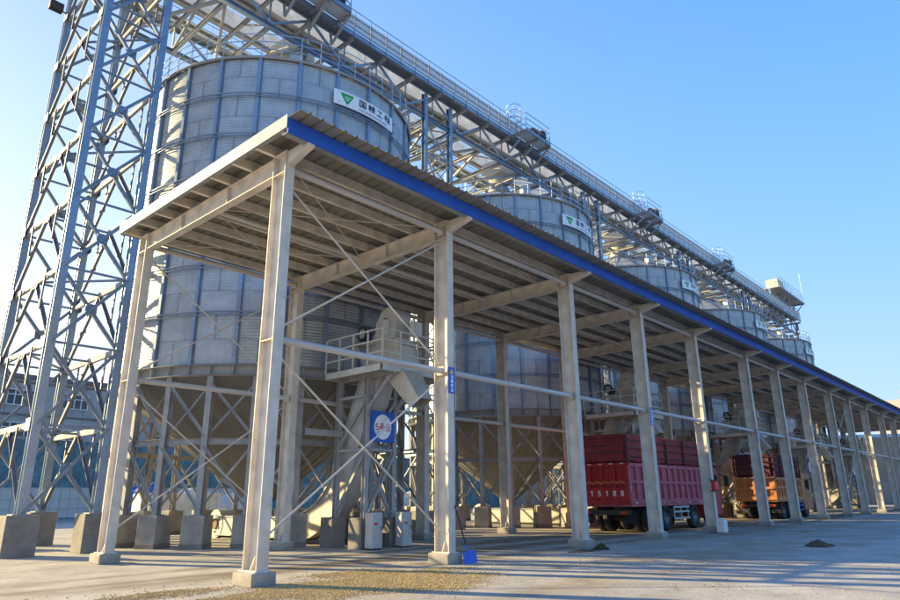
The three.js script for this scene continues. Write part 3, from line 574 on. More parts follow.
  for (let i = 0; i < 2; i++) { box(c, 'gable_fascia', [RX0 - 0.012, RT + 0.2, (zs[i] + zs[i + 1]) / 2], [0.016, 0.3, zs[i + 1] - zs[i] - 0.02], M.whiteTrim); box(c, 'gable_fascia_lip', [RX0 + 0.04, RT + 0.048, (zs[i] + zs[i + 1]) / 2], [0.1, 0.012, zs[i + 1] - zs[i] - 0.02], M.whiteTrim); }
  for (let x = RX0; x < RX1; x += 5.98) { const e = Math.min(RX1, x + 5.98);
    box(c, 'blue_gutter', [(x + e) / 2, RT + 0.1, RFZ0], [e - x - 0.006, 0.34, 0.03], M.blueTrim);
    box(c, 'gutter_base', [(x + e) / 2, RT - 0.06, RFZ0 - 0.1], [e - x - 0.006, 0.012, 0.18], M.whiteTrim);
    box(c, 'rear_fascia', [(x + e) / 2, RT + 0.16, RFZ1], [e - x - 0.006, 0.2, 0.02], M.whiteTrim); }
}
// safety plates on three front columns
{
  const t = canvasTex(160, 512, (c, w, h) => {
    c.fillStyle = '#1553c4'; c.fillRect(0, 0, w, h);
    c.fillStyle = '#f5d21c'; c.beginPath(); c.moveTo(80, 28); c.lineTo(136, 128); c.lineTo(24, 128); c.closePath(); c.fill();
    c.fillStyle = '#222'; c.fillRect(74, 62, 12, 36); c.fillRect(74, 104, 12, 12);
    [['zhu', 88, 150], ['yi', 88, 236], ['an', 88, 322], ['quan', 88, 408]].forEach(([g, x, y]) => glyph(c, g, x - 58 + 16, y, 84, 74, 9, '#fff'));
  });
  const m = new THREE.MeshStandardMaterial({ map: t, roughness: 0.4 });
  const edge = mat('blueEdge', [0.01, 0.07, 0.4], 0.5);
  [[1, 'blue safety plate with yellow triangle on the second front column'], [3, 'blue safety plate on the column in front of the red truck'], [5, 'blue safety plate on the column in front of the orange truck'], [7, 'small blue safety plate on the eighth front column']].forEach(([i, l]) => {
    const g = new THREE.BoxGeometry(0.22, 0.66, 0.012), o = new THREE.Mesh(g, [edge, edge, edge, edge, m, edge]); o.position.set(COLX[i] + 0.02, i === 7 ? 5.4 : 4.3, ZF + 0.238); finish(o, 'safety_plate', scene); tag(o, l, 'sign', 'safety plates on the canopy columns');
  });
}

// ---------------------------------------------------------------- loading stations at each silo
prof('plPost', iProf(0.16, 0.16, 0.014, 0.012)); prof('plBeam', cProf(0.08, 0.2, 0.012)); prof('plRail', T(0.024).tube ? box2(0.045, 0.045) : 0); prof('angle', lProf(0.09, 0.01));
const ST0 = 14.35;                                        // conveyor line of the first station
function station(i) {
  const o = SILO_X[i] - SILO_X[0], cx = ST0 + o, nm = ordinal[i], dk = 5.45;
  const p = thing('loading_platform', `railed steel loading platform standing by the ${nm} silo`, 'platform', [cx, 0, -16.2], 'loading platforms under the canopy edge');
  const x0 = cx - 1.15, x1 = cx + 1.9, z0 = -17.55, z1 = -14.75;
  box(p, 'floor', [(x0 + x1) / 2, dk, (z0 + z1) / 2], [x1 - x0, 0.03, z1 - z0], M.grate);
  for (const z of [z0, z1]) mem(p, 'edge_beam', [x0, dk - 0.1, z], [x1, dk - 0.1, z], PR.plBeam, M.machineWhite);
  for (const x of [x0, x1]) mem(p, 'edge_beam', [x, dk - 0.1, z0 + 0.05], [x, dk - 0.1, z1 - 0.05], PR.plBeam, M.machineWhite);
  for (const x of [cx - 0.5, cx + 0.62]) { mem(p, 'joist', [x, dk - 0.14, z0], [x, dk - 0.14, z1], PR.plBeam, M.zincDull); }
  const posts = []; for (let k = 0; k <= 4; k++) posts.push([x0, z0 + (z1 - z0) * k / 4]); for (let k = 1; k <= 4; k++) posts.push([x0 + (x1 - x0) * k / 4, z1]); for (let k = 3; k >= 0; k--) posts.push([x1, z0 + (z1 - z0) * k / 4]);
  for (const [x, z] of posts) mem(p, 'rail_post', [x, dk, z], [x, dk + 1.12, z], PR.plRail, M.machineWhite);
  for (const h of [0.38, 0.76, 1.12]) { mem(p, 'hand_rail', [x0, dk + h, z0], [x0, dk + h, z1], PR.plRail, M.machineWhite); mem(p, 'hand_rail', [x0, dk + h, z1], [x1, dk + h, z1], PR.plRail, M.machineWhite); mem(p, 'hand_rail', [x1, dk + h, z0], [x1, dk + h, z1], PR.plRail, M.machineWhite); }
  for (const [x, z] of [[cx - 0.55, -16.1], [cx + 0.62, -16.1], [cx - 0.55, -17.5], [cx + 0.62, -17.5]]) {
    box(p, 'pedestal', [x, 0.45, z - 0.1], [0.55, 0.9, 0.6], M.concreteDark, 0.02); mem(p, 'post', [x, 0.9, z], [x, dk - 0.2, z], PR.plPost, M.zincDull, V(0, 0, 1));
  }
  for (const [y0, y1] of [[1.0, 2.9], [3.0, 4.6]]) {
    for (const z of [-16.1, -17.5]) { mem(p, 'brace', [cx - 0.55, y0, z + 0.09], [cx + 0.62, y1, z + 0.09], PR.angle, M.zincDull); mem(p, 'brace', [cx - 0.55, y1, z - 0.09], [cx + 0.62, y0, z - 0.09], PR.angle, M.zincDull); mem(p, 'strut', [cx - 0.55, y1 + 0.06, z], [cx + 0.62, y1 + 0.06, z], PR.angle, M.zincDull); }
    for (const x of [cx - 0.55, cx + 0.62]) { mem(p, 'brace', [x, y0, -17.5], [x, y1, -16.1], PR.angle, M.zincDull); mem(p, 'strut', [x, y1 + 0.06, -17.5], [x, y1 + 0.06, -16.1], PR.angle, M.zincDull); }
  }
  for (const x of [cx - 0.55, cx + 0.62]) mem(p, 'knee_brace', [x, 4.2, -16.05], [x, dk - 0.2, -14.95], PR.angle, M.zincDull);
  mem(p, 'tie_beam', [x0 - 0.9, 3.5, -17.3], [cx - 0.55, 3.5, -17.3], PR.plBeam, M.zincDull);
  const lad = sub(p, 'ladder', [cx + 1.3, 0.2, -16.9]);
  for (const q of [-0.2, 0.2]) mem(lad, 'stile', [cx + 1.35 + q, 0.02, -17.0], [cx + 1.35 + q, dk + 1.1, -17.0], PR.plRail, M.zincDull);
  for (let k = 0; k < 17; k++) mem(lad, 'rung', [cx + 1.15, 0.3 + k * 0.31, -17.0], [cx + 1.55, 0.3 + k * 0.31, -17.0], T(0.014, 6), M.zincDull);

  // scraper conveyor: tail under the hopper, bend, steep leg, head with discharge chute
  const v = thing('scraper_conveyor', `pale bent scraper conveyor rising from under the ${nm} silo to its platform head`, 'conveyor', [cx, 0, -20], 'bent scraper conveyors under the silos');
  const path = [[-25.4, 0.52], [-20.1, 0.52]], N = 10, R0 = 2.7, zc = -20.1, ang = 66 * D2R;
  for (let k = 1; k <= N; k++) { const a = ang * k / N; path.push([zc + R0 * Math.sin(a), 0.52 + R0 * (1 - Math.cos(a))]); }
  const [bz, by] = path[path.length - 1], len = (6.55 - by) / Math.sin(ang); path.push([bz + len * Math.cos(ang), 6.55]);
  const segs = (w, off0, off1, from, to) => { // swept box along the path
    const P = [], I = [], UV = []; let d = 0;
    for (let k = from; k <= to; k++) {
      const a = path[Math.max(0, k - 1)], b = path[Math.min(path.length - 1, k + 1)], l = Math.hypot(b[0] - a[0], b[1] - a[1]), nz = -(b[1] - a[1]) / l, ny = (b[0] - a[0]) / l; if (k > from) d += Math.hypot(path[k][0] - path[k - 1][0], path[k][1] - path[k - 1][1]);
      for (const [s, q] of [[-w, off0], [w, off0], [w, off1], [-w, off1]]) { P.push(s, path[k][1] + ny * q, path[k][0] + nz * q + 20); UV.push(s + q, d); }
    }
    const n = to - from; for (let k = 0; k < n; k++) for (let e = 0; e < 4; e++) { const a = k * 4 + e, b = k * 4 + (e + 1) % 4; I.push(a, b, a + 4, b, b + 4, a + 4); }
    I.push(0, 2, 1, 0, 3, 2); const q = n * 4; I.push(q, q + 1, q + 2, q, q + 2, q + 3);
    let g = new THREE.BufferGeometry(); g.setAttribute('position', new THREE.Float32BufferAttribute(P, 3)); g.setAttribute('uv', new THREE.Float32BufferAttribute(UV, 2)); g.setIndex(I); g = g.toNonIndexed(); g.computeVertexNormals(); return g;
  };
  const add = (name, g, m) => finish(new THREE.Mesh(g, m), name, v);
  const last = path.length - 1;
  add('tail_casing', segs(0.3, -0.36, 0.3, 0, 1), M.machine); add('bend_casing', segs(0.295, -0.4, 0.4, 1, last - 1), M.machine); add('leg_casing', segs(0.3, -0.42, 0.42, last - 1, last), M.machineWhite);
  for (const [q, r] of [[-0.46, -0.42], [0.42, 0.46]]) { add('flange', segs(0.36, q * 0.72 + (q < 0 ? -0.06 : 0), r * 0.72 + (q < 0 ? -0.06 : 0), 0, 1), M.machine); add('flange', segs(0.36, q, r, 1, last - 1), M.machine); add('flange', segs(0.36, q, r, last - 1, last), M.machineWhite); }
  const tail = new THREE.CylinderGeometry(0.54, 0.54, 0.64, 28, 1); tail.rotateZ(Math.PI / 2); geoMesh(v, 'tail_drum', tail, M.machine, [cx, 0.55, -25.4]);
  const hub = new THREE.CylinderGeometry(0.2, 0.2, 0.74, 16); hub.rotateZ(Math.PI / 2); geoMesh(v, 'tail_hub', hub, M.brown, [cx, 0.55, -25.4]);
  for (const q of [0.3]) for (let k = 0; k < 6; k++) { const a = k * 60 * D2R; box(v, 'hub_bolt', [cx - 0.325, 0.55 + q * Math.cos(a), -25.4 + q * Math.sin(a)], [0.05, 0.07, 0.07], M.brown); }
  box(v, 'floor_skid', [cx, 0.04, -22.7], [0.5, 0.07, 5.0], M.steelDark);
  // head
  const hz = path[last][0];
  const hp = new THREE.Shape(); hp.moveTo(-0.5, 0); hp.lineTo(0.45, 0); hp.lineTo(0.5, 0.62); hp.absarc(0.06, 0.66, 0.43, -0.1, Math.PI * 0.5, false); hp.lineTo(-0.2, 0.98); hp.lineTo(-0.46, 0.6); hp.closePath();
  const hg = new THREE.ExtrudeGeometry(hp, { depth: 0.6, bevelEnabled: true, bevelSize: 0.02, bevelThickness: 0.02, bevelSegments: 2, curveSegments: 14 }); hg.rotateY(-Math.PI / 2); hg.translate(0.3, 0, 0);
  geoMesh(v, 'head_casing', hg, M.machine, [cx, 6.45, hz + 0.1]);
  const ns = new THREE.CylinderGeometry(0.13, 0.13, 0.74, 16); ns.rotateZ(Math.PI / 2); geoMesh(v, 'head_shaft', ns, M.steelDark, [cx, 7.05, hz + 0.15]);
  for (const s of [-1, 1]) box(v, 'bearing_block', [cx + s * 0.36, 6.98, hz + 0.15], [0.1, 0.3, 0.36], M.machineWhite, 0.02);
  box(v, 'inspection_door', [cx - 0.335, 6.72, hz + 0.12], [0.02, 0.3, 0.34], M.machineWhite);
  const pu = new THREE.TorusGeometry(0.2, 0.045, 8, 24); pu.rotateY(Math.PI / 2); const pd = new THREE.CylinderGeometry(0.17, 0.17, 0.03, 20); pd.rotateZ(Math.PI / 2); geoMesh(v, 'pulley_disc', pd, M.zincDull, [cx - 0.58, 6.75, hz - 0.75]);
  geoMesh(v, 'drive_pulley', pu, M.dark, [cx - 0.58, 6.75, hz - 0.75]); mem(v, 'drive_motor', [cx - 0.5, 6.65, hz - 0.75], [cx + 0.4, 6.65, hz - 0.75], T(0.2, 16), M.motor); box(v, 'motor_shelf', [cx - 0.1, 6.38, hz - 0.7], [1.2, 0.06, 0.7], M.machineWhite); mem(v, 'shelf_stay', [cx - 0.65, 5.5, hz - 0.4], [cx - 0.65, 6.35, hz - 1.0], PR.angle, M.machineWhite);
  box(v, 'control_box', [cx + 0.25, 6.75, hz + 0.95], [0.4, 0.5, 0.22], M.machineWhite, 0.02);
  // chute: hopper through the deck and a slanting spout over the truck lane
  const cg = (pts0, pts1, open) => { const P = [...pts0, ...pts1], q = [[0, 1, 5, 4], [1, 2, 6, 5], [2, 3, 7, 6], [3, 0, 4, 7], ...(open ? [] : [[3, 2, 1, 0], [4, 5, 6, 7]])], pos = [], uv = []; for (const [a, b, c2, d] of q) for (const k of [a, b, c2, a, c2, d]) { pos.push(...P[k]); uv.push(P[k][0] + P[k][2], P[k][1]); } const g = new THREE.BufferGeometry(); g.setAttribute('position', new THREE.Float32BufferAttribute(pos, 3)); g.setAttribute('uv', new THREE.Float32BufferAttribute(uv, 2)); g.computeVertexNormals(); return g; };
  const rect = (y, za, zb, hw) => [[-hw, y, za], [hw, y, za], [hw, y, zb], [-hw, y, zb]];
  const b0 = hz + 0.15;
  geoMesh(v, 'chute_hopper', cg(rect(6.4, b0, b0 + 0.65, 0.4), rect(5.35, b0, b0 + 0.8, 0.4)), M.machine, [cx, 0, 0]);
  geoMesh(v, 'spout', cg(rect(5.34, b0 - 0.05, b0 + 0.9, 0.42), [[-0.3, 4.15, b0 + 1.1], [0.3, 4.15, b0 + 1.1], [0.3, 4.4, b0 + 1.5], [-0.3, 4.4, b0 + 1.5]], true), M.machine, [cx, 0, 0]);

  // control cabinets in front of the platform posts
  [[cx - 0.58, 'left'], [cx + 0.66, 'right']].forEach(([x, side]) => {
    const k = thing('control_cabinet', `grey metal control cabinet with red label, ${side} one under the ${nm} platform`, 'cabinet', [x, 0, -15.62], 'control cabinets under the platforms');
    box(k, 'body', [x, 0.55, -15.6], [0.4, 1.0, 0.34], M.machineWhite, 0.012); box(k, 'plinth', [x, 0.03, -15.6], [0.37, 0.06, 0.3], M.steelDark);
    box(k, 'door', [x, 0.82, -15.423], [0.36, 0.42, 0.014], M.machineWhite); box(k, 'door', [x, 0.34, -15.423], [0.36, 0.48, 0.014], M.machineWhite);
    box(k, 'red_label', [x - 0.08, 0.74, -15.413], [0.14, 0.06, 0.004], mat('redLabel', [0.6, 0.03, 0.03], 0.5)); box(k, 'handle', [x + 0.14, 0.6, -15.408], [0.02, 0.12, 0.02], M.dark);
  });
  // number board on the platform posts
  const t = canvasTex(512, 512, (c) => {
    c.fillStyle = '#1352b8'; c.fillRect(0, 0, 512, 512); c.fillStyle = '#f2f4f6'; c.beginPath(); c.ellipse(256, 256, 186, 208, 0, 0, Math.PI * 2); c.fill();
    if (i === 0) { c.fillStyle = '#c2262e'; c.font = 'bold 150px sans-serif'; c.textAlign = 'center'; c.textBaseline = 'middle'; c.fillText('5', 128, 262); glyph(c, 'hao', 176, 190, 118, 144, 15, '#c2262e'); glyph(c, 'cang', 306, 190, 122, 144, 15, '#c2262e'); }
  });
  if (i !== 1) {
    const e = M.blueEdge, b = new THREE.Mesh(new THREE.BoxGeometry(1.02, 0.98, 0.03), [e, e, e, e, new THREE.MeshStandardMaterial({ map: t, roughness: 0.4 }), e]); b.position.set(cx + 0.03, 3.68, -15.98);
    finish(b, 'number_board', scene); tag(b, i === 0 ? 'blue board with white oval and red number five on the platform posts' : `blue board with white oval on the ${nm} platform posts`, 'sign', 'number boards of the silos');
  }
}
for (let i = 0; i < 5; i++) station(i);

// ---------------------------------------------------------------- trucks
function lat(pts, seg) { return new THREE.LatheGeometry(pts.map(([x, y]) => new THREE.Vector2(x, y)), seg); }
const tyreG = (() => { const g = lat([[0.3, -0.13], [0.46, -0.15], [0.52, -0.12], [0.54, -0.05], [0.54, 0.05], [0.52, 0.12], [0.46, 0.15], [0.3, 0.13], [0.3, -0.13]], 32); g.rotateX(Math.PI / 2); return g; })();
const rimG = (() => { const g = lat([[0.01, 0.02], [0.12, 0.03], [0.14, 0.08], [0.17, 0.08], [0.2, 0.0], [0.27, 0.02], [0.3, 0.11], [0.31, 0.12], [0.31, -0.1]], 28); g.rotateX(Math.PI / 2); return g; })();
function truck(o) {
  const { x0, zr, len, label, body, board, number } = o, W = 2.5, zc = zr - W / 2, t = thing('dump_truck', label, 'truck', [x0, 0, zc]);
  const B = (parent, n, c, s, m, r = 0) => box(parent, n, c, s, m, r);
  for (const s of [-0.42, 0.42]) B(t, 'chassis_rail', [x0 + (len + 2.2) / 2, 0.92, zc + s], [len + 1.8, 0.26, 0.1], M.steelDark);
  B(t, 'rear_crossbar', [x0 + 0.2, 0.82, zc], [0.14, 0.2, 2.2], M.steelDark);
  for (const s of [-0.85, 0.85]) { const l = sub(t, 'tail_lamp', [x0 + 0.12, 0.82, zc + s]); B(l, 'housing', [x0 + 0.13, 0.82, zc + s], [0.08, 0.16, 0.4], M.steelDark, 0.02); B(l, 'lens', [x0 + 0.085, 0.82, zc + s], [0.02, 0.12, 0.34], o.lens); }
  const y0 = 1.16, y1 = o.sideTop;
  B(t, 'box_floor', [x0 + len / 2, y0 - 0.03, zc], [len, 0.16, W - 0.06], body);
  // sides: plate set back, posts and rails standing proud
  for (const s of [1, -1]) {
    const z = zc + s * (W / 2 - 0.07), side = sub(t, 'side_panel', [x0 + len / 2, y0, z]);
    B(side, 'plate', [x0 + len / 2, (y0 + y1) / 2, z - s * 0.02], [len, y1 - y0, 0.03], body);
    for (const [y, h] of [[y0 + 0.09, 0.18], [(y0 + y1) / 2 + 0.05, 0.13], [y1 - 0.08, 0.16]]) B(side, 'rail', [x0 + len / 2, y, z + s * 0.025], [len, h, 0.09], body, 0.012);
    const np = Math.round(len / 0.62); for (let k = 0; k <= np; k++) B(side, 'post', [x0 + 0.07 + (len - 0.14) * k / np, (y0 + y1) / 2, z + s * 0.03], [0.14, y1 - y0 - 0.02, 0.095], body, 0.012);
    for (let k = 0; k < 6; k++) B(side, 'reflector', [x0 + 0.5 + k * (len - 1) / 5, y0 + 0.03, z + s * 0.072], [0.2, 0.045, 0.006], o.reflect);
  }
  const tg = sub(t, 'tailgate', [x0, y0, zc]);
  B(tg, 'plate', [x0 + 0.02, (y0 + y1) / 2, zc], [0.03, y1 - y0, W - 0.1], o.tail);
  for (const [y, h] of [[y0 + 0.09, 0.2], [(y0 + y1) / 2 + 0.02, 0.16], [y1 - 0.07, 0.16]]) B(tg, 'rail', [x0 - 0.04, y, zc], [0.1, h, W - 0.04], o.tail, 0.012);
  for (let k = 0; k <= 4; k++) B(tg, 'post', [x0 - 0.042, (y0 + y1) / 2, zc - (W - 0.18) / 2 + (W - 0.18) * k / 4], [0.1, y1 - y0 - 0.02, 0.16], o.tail, 0.012);
  for (let k = 0; k < 5; k++) B(tg, 'reflector', [x0 - 0.091, y1 - 0.03, zc - 1 + k * 0.5], [0.006, 0.04, 0.16], o.reflect);
  if (number) {
    const nt = canvasTex(768, 128, (c, w, h) => { c.clearRect(0, 0, w, h); c.fillStyle = '#e9e4de'; c.font = 'bold 112px sans-serif'; c.textBaseline = 'middle'; c.textAlign = 'center'; [...number].forEach((ch, i) => c.fillText(ch, 64 + i * 128, 68)); });
    const nm = new THREE.MeshStandardMaterial({ map: nt, alphaMap: null, transparent: true, alphaTest: 0.4, roughness: 0.6 });
    const p = new THREE.PlaneGeometry(2.1, 0.34); p.rotateY(-Math.PI / 2); geoMesh(tg, 'plate_number', p, nm, [x0 - 0.0935, y0 + 0.42, zc + 0.06]);
    B(tg, 'number_strip', [x0 - 0.066, y0 + 0.42, zc], [0.05, 0.42, W - 0.1], o.tail);
    const st = canvasTex(96, 512, (c) => { c.fillStyle = '#e9e4de'; c.font = 'bold 64px sans-serif'; c.textAlign = 'center'; [...number].forEach((ch, i) => c.fillText(ch, 48, 70 + i * 78)); });
    const q = new THREE.PlaneGeometry(0.13, 0.9); geoMesh(t, 'side_number', q, new THREE.MeshStandardMaterial({ map: st, transparent: true, alphaTest: 0.4, roughness: 0.6 }), [x0 + 0.07, y0 + 0.85, zr - 0.07 + 0.08 + 0.0035]);
    for (let k = 0; k < 6; k++) for (const e of [-1, 1]) { const c = B(tg, 'chevron', [x0 - 0.134 + 0.03, (y0 + y1) / 2 + 0.04, zc + (k - 2.5) * 0.36 + e * 0.0], [0.004, 0.05, 0.2], o.chev); c.rotation.x = e * 0.5; c.position.z += e * 0.08; c.position.x = -0.092; }
  }
  // raised cargo boards above the box with bulging tarpaulin and guard rails
  const e0 = y1 + 0.06, e1 = o.top, ex0 = x0 + 0.02, ex1 = x0 + len - 0.05, up = sub(t, 'cargo_boards', [x0 + len / 2, e0, zc]);
  const bulge = (L) => { const sh = new THREE.Shape(); sh.moveTo(0, 0.12); sh.quadraticCurveTo(0.0, 0, 0.12, 0); sh.lineTo(0.2, 0); sh.lineTo(0.2, e1 - e0); sh.lineTo(0.02, e1 - e0); sh.quadraticCurveTo(-0.05, (e1 - e0) * 0.5, 0, 0.12); const g = new THREE.ExtrudeGeometry(sh, { depth: L, bevelEnabled: true, bevelSize: 0.04, bevelThickness: 0.05, bevelSegments: 3, curveSegments: 8 }); return g; };
  const nb = 4, bl = (ex1 - ex0) / nb;
  for (const s of [1, -1]) for (let k = 0; k < nb; k++) { const g = bulge(bl - 0.16); if (s > 0) { g.rotateY(Math.PI / 2); } else { g.rotateY(-Math.PI / 2); } geoMesh(up, 'side_board', g, board, [s > 0 ? ex0 + bl * k + 0.08 : ex0 + bl * (k + 1) - 0.08, e0, zr - W * (s > 0 ? 0 : 1) - s * 0.12]); }
  { const g = bulge(W - 0.5); g.rotateY(0); geoMesh(up, 'end_board', g, board, [ex0 + 0.02, e0, zc - (W - 0.5) / 2]); }
  for (const s of [1, -1]) { const z = zc + s * (W / 2 + 0.0); for (let k = 0; k <= nb; k++) mem(up, 'stake', [ex0 + bl * k, y1 - 0.1, z], [ex0 + bl * k, e1 + 0.04, z], prof('stake', box2(0.06, 0.06)), o.rail); for (const q of [0.2, 0.5, 0.8]) mem(up, 'guard_rail', [ex0, e0 + (e1 - e0) * q, z + s * 0.03], [ex1, e0 + (e1 - e0) * q, z + s * 0.03], T(0.022, 8), o.rail); }
  for (const q of [0.35, 0.62, 0.9]) mem(up, 'guard_rail', [ex0 - 0.06, e0 + (e1 - e0) * q, zc - W / 2], [ex0 - 0.06, e0 + (e1 - e0) * q, zc + W / 2], T(0.018, 8), o.rail);
  const cover = new THREE.PlaneGeometry(len - 0.4, W - 0.5, 16, 8); cover.rotateX(-Math.PI / 2); { const p = cover.attributes.position; for (let i = 0; i < p.count; i++) p.setY(i, 0.08 * fbm(p.getX(i) + 9, p.getZ(i) + 9, 0, 300, 3)); cover.computeVertexNormals(); }
  geoMesh(up, 'load_cover', cover, o.rail, [x0 + len / 2, e1 - 0.15, zc]);
  // wheels
  const wheel = (x, s, dual) => { const z = zc + s * 1.05; const w = sub(t, 'wheel', [x, 0.545, z]); for (const q of dual ? [0, -0.34] : [0]) { const ty = new THREE.Mesh(tyreG, M.rubber); ty.position.set(0, 0, s * q); finish(ty, 'tyre', w); } const rm = new THREE.Mesh(rimG, o.rim); rm.rotation.y = s > 0 ? 0 : Math.PI; finish(rm, 'rim', w); };
  for (const x of o.rear) for (const s of [1, -1]) wheel(x, s, true);
  for (const x of o.front) for (const s of [1, -1]) wheel(x, s, false);
  for (const x of o.rear) mem(t, 'axle', [x, 0.545, zc - 0.9], [x, 0.545, zc + 0.9], T(0.12, 12), M.steelDark);
  for (const s of [1, -1]) { B(t, 'mudflap', [x0 + 0.32, 0.66, zc + s * 0.95], [0.02, 0.55, 0.55], M.rubber); }
  // side guard, tank, box under the body
  const gz = zr - 0.06, ga = o.rear[o.rear.length - 1] + 0.72, gb = o.front[0] - 0.66, gd = sub(t, 'side_guard', [ga, 0.5, gz]);
  for (const y of [0.5, 0.78, 0.98]) B(gd, 'guard_bar', [(ga + gb) / 2, y, gz], [gb - ga, 0.08, 0.04], o.guard); for (const x of [ga + 0.1, (ga + gb) / 2, gb - 0.1]) B(gd, 'guard_post', [x, 0.74, gz - 0.035], [0.07, 0.56, 0.03], o.guard);
  B(t, 'fuel_tank', [(ga + gb) / 2, 0.76, zc + 0.72], [(gb - ga) * 0.8, 0.5, 0.5], M.steelDark, 0.08);
  // cab
  const cx = x0 + len + 0.25, cab = sub(t, 'cab', [cx, 0.9, zc]); const cl = 2.0;
  const sh = new THREE.Shape([[0, 0.55], [cl, 0.55], [cl, 1.7], [cl - 0.22, 2.75], [0.1, 2.85], [0, 2.75]].map(([u, v]) => new THREE.Vector2(u, v))); const cg = new THREE.ExtrudeGeometry(sh, { depth: 2.3, bevelEnabled: true, bevelSize: 0.05, bevelThickness: 0.06, bevelSegments: 3 });
  geoMesh(cab, 'shell', cg, o.cab, [cx, 0, zc - 1.15]);
  for (const s of [1, -1]) { B(cab, 'side_window', [cx + 1.2, 2.1, zc + s * 1.206], [0.95, 0.72, 0.02], o.glass); B(cab, 'door_seam', [cx + 0.62, 1.6, zc + s * 1.208], [0.02, 1.9, 0.008], M.dark); B(cab, 'door_handle', [cx + 0.78, 1.5, zc + s * 1.22], [0.16, 0.04, 0.03], M.dark); B(cab, 'step', [cx + 1.1, 0.55, zc + s * 1.1], [0.6, 0.08, 0.2], M.steelDark); mem(cab, 'mirror_arm', [cx + cl - 0.1, 2.5, zc + s * 1.2], [cx + cl + 0.15, 2.4, zc + s * 1.5], T(0.02, 6), M.dark); B(cab, 'mirror', [cx + cl + 0.15, 2.15, zc + s * 1.5], [0.1, 0.5, 0.22], M.dark, 0.03); }
  B(cab, 'rear_window', [cx - 0.056, 2.2, zc], [0.02, 0.45, 1.2], o.glass);
  return t;
}
mat('truckRed', [0.56, 0.02, 0.03], 0.45, 0, scaled(dustTex, 0.45)); mat('truckMaroon', [0.56, 0.12, 0.165], 0.55, 0, scaled(dustTex, 0.45)); mat('tarpRed', [0.33, 0.035, 0.045], 0.7, 0, scaled(dustTex, 0.45)); mat('tarpDark', [0.11, 0.015, 0.035], 0.7, 0, scaled(dustTex, 0.45));
mat('truckOrange', [0.66, 0.26, 0.09], 0.5, 0, scaled(dustTex, 0.45)); mat('railBrown', [0.12, 0.06, 0.05], 0.6, 0.2); mat('reflect', [0.7, 0.68, 0.66], 0.35); mat('lens', [0.5, 0.06, 0.01], 0.3); mat('rim', [0.16, 0.16, 0.17], 0.5, 0.5); mat('guardWhite', [0.55, 0.56, 0.57], 0.5, 0.1, scaled(grimeTex, 0.6)); mat('guardBlue', [0.03, 0.1, 0.4], 0.45); mat('chev', [0.5, 0.2, 0.04], 0.6); mat('cabGlass', [0.02, 0.025, 0.03], 0.08);
truck({ x0: 25.15, zr: -13.0, len: 7.5, label: 'dusty red dump truck under the canopy carrying white numbers on its tailgate', body: M.truckMaroon, tail: M.truckRed, board: M.tarpRed, number: 'E15188', sideTop: 2.78, top: 3.92, rear: [27.0, 28.45], front: [31.5, 33.5], lens: M.lens, reflect: M.reflect, chev: M.chev, rail: M.railBrown, rim: M.rim, guard: M.guardWhite, cab: M.truckRed, glass: M.cabGlass });
truck({ x0: 43.9, zr: -13.0, len: 5.4, label: 'orange dump truck parked under the canopy ahead of the red one', body: M.truckOrange, tail: M.truckOrange, board: M.tarpDark, number: null, sideTop: 2.5, top: 3.85, rear: [45.0, 46.4], front: [49.9], lens: M.lens, reflect: M.reflect, chev: M.chev, rail: M.tarpDark, rim: M.rim, guard: M.guardBlue, cab: M.truckOrange, glass: M.cabGlass });

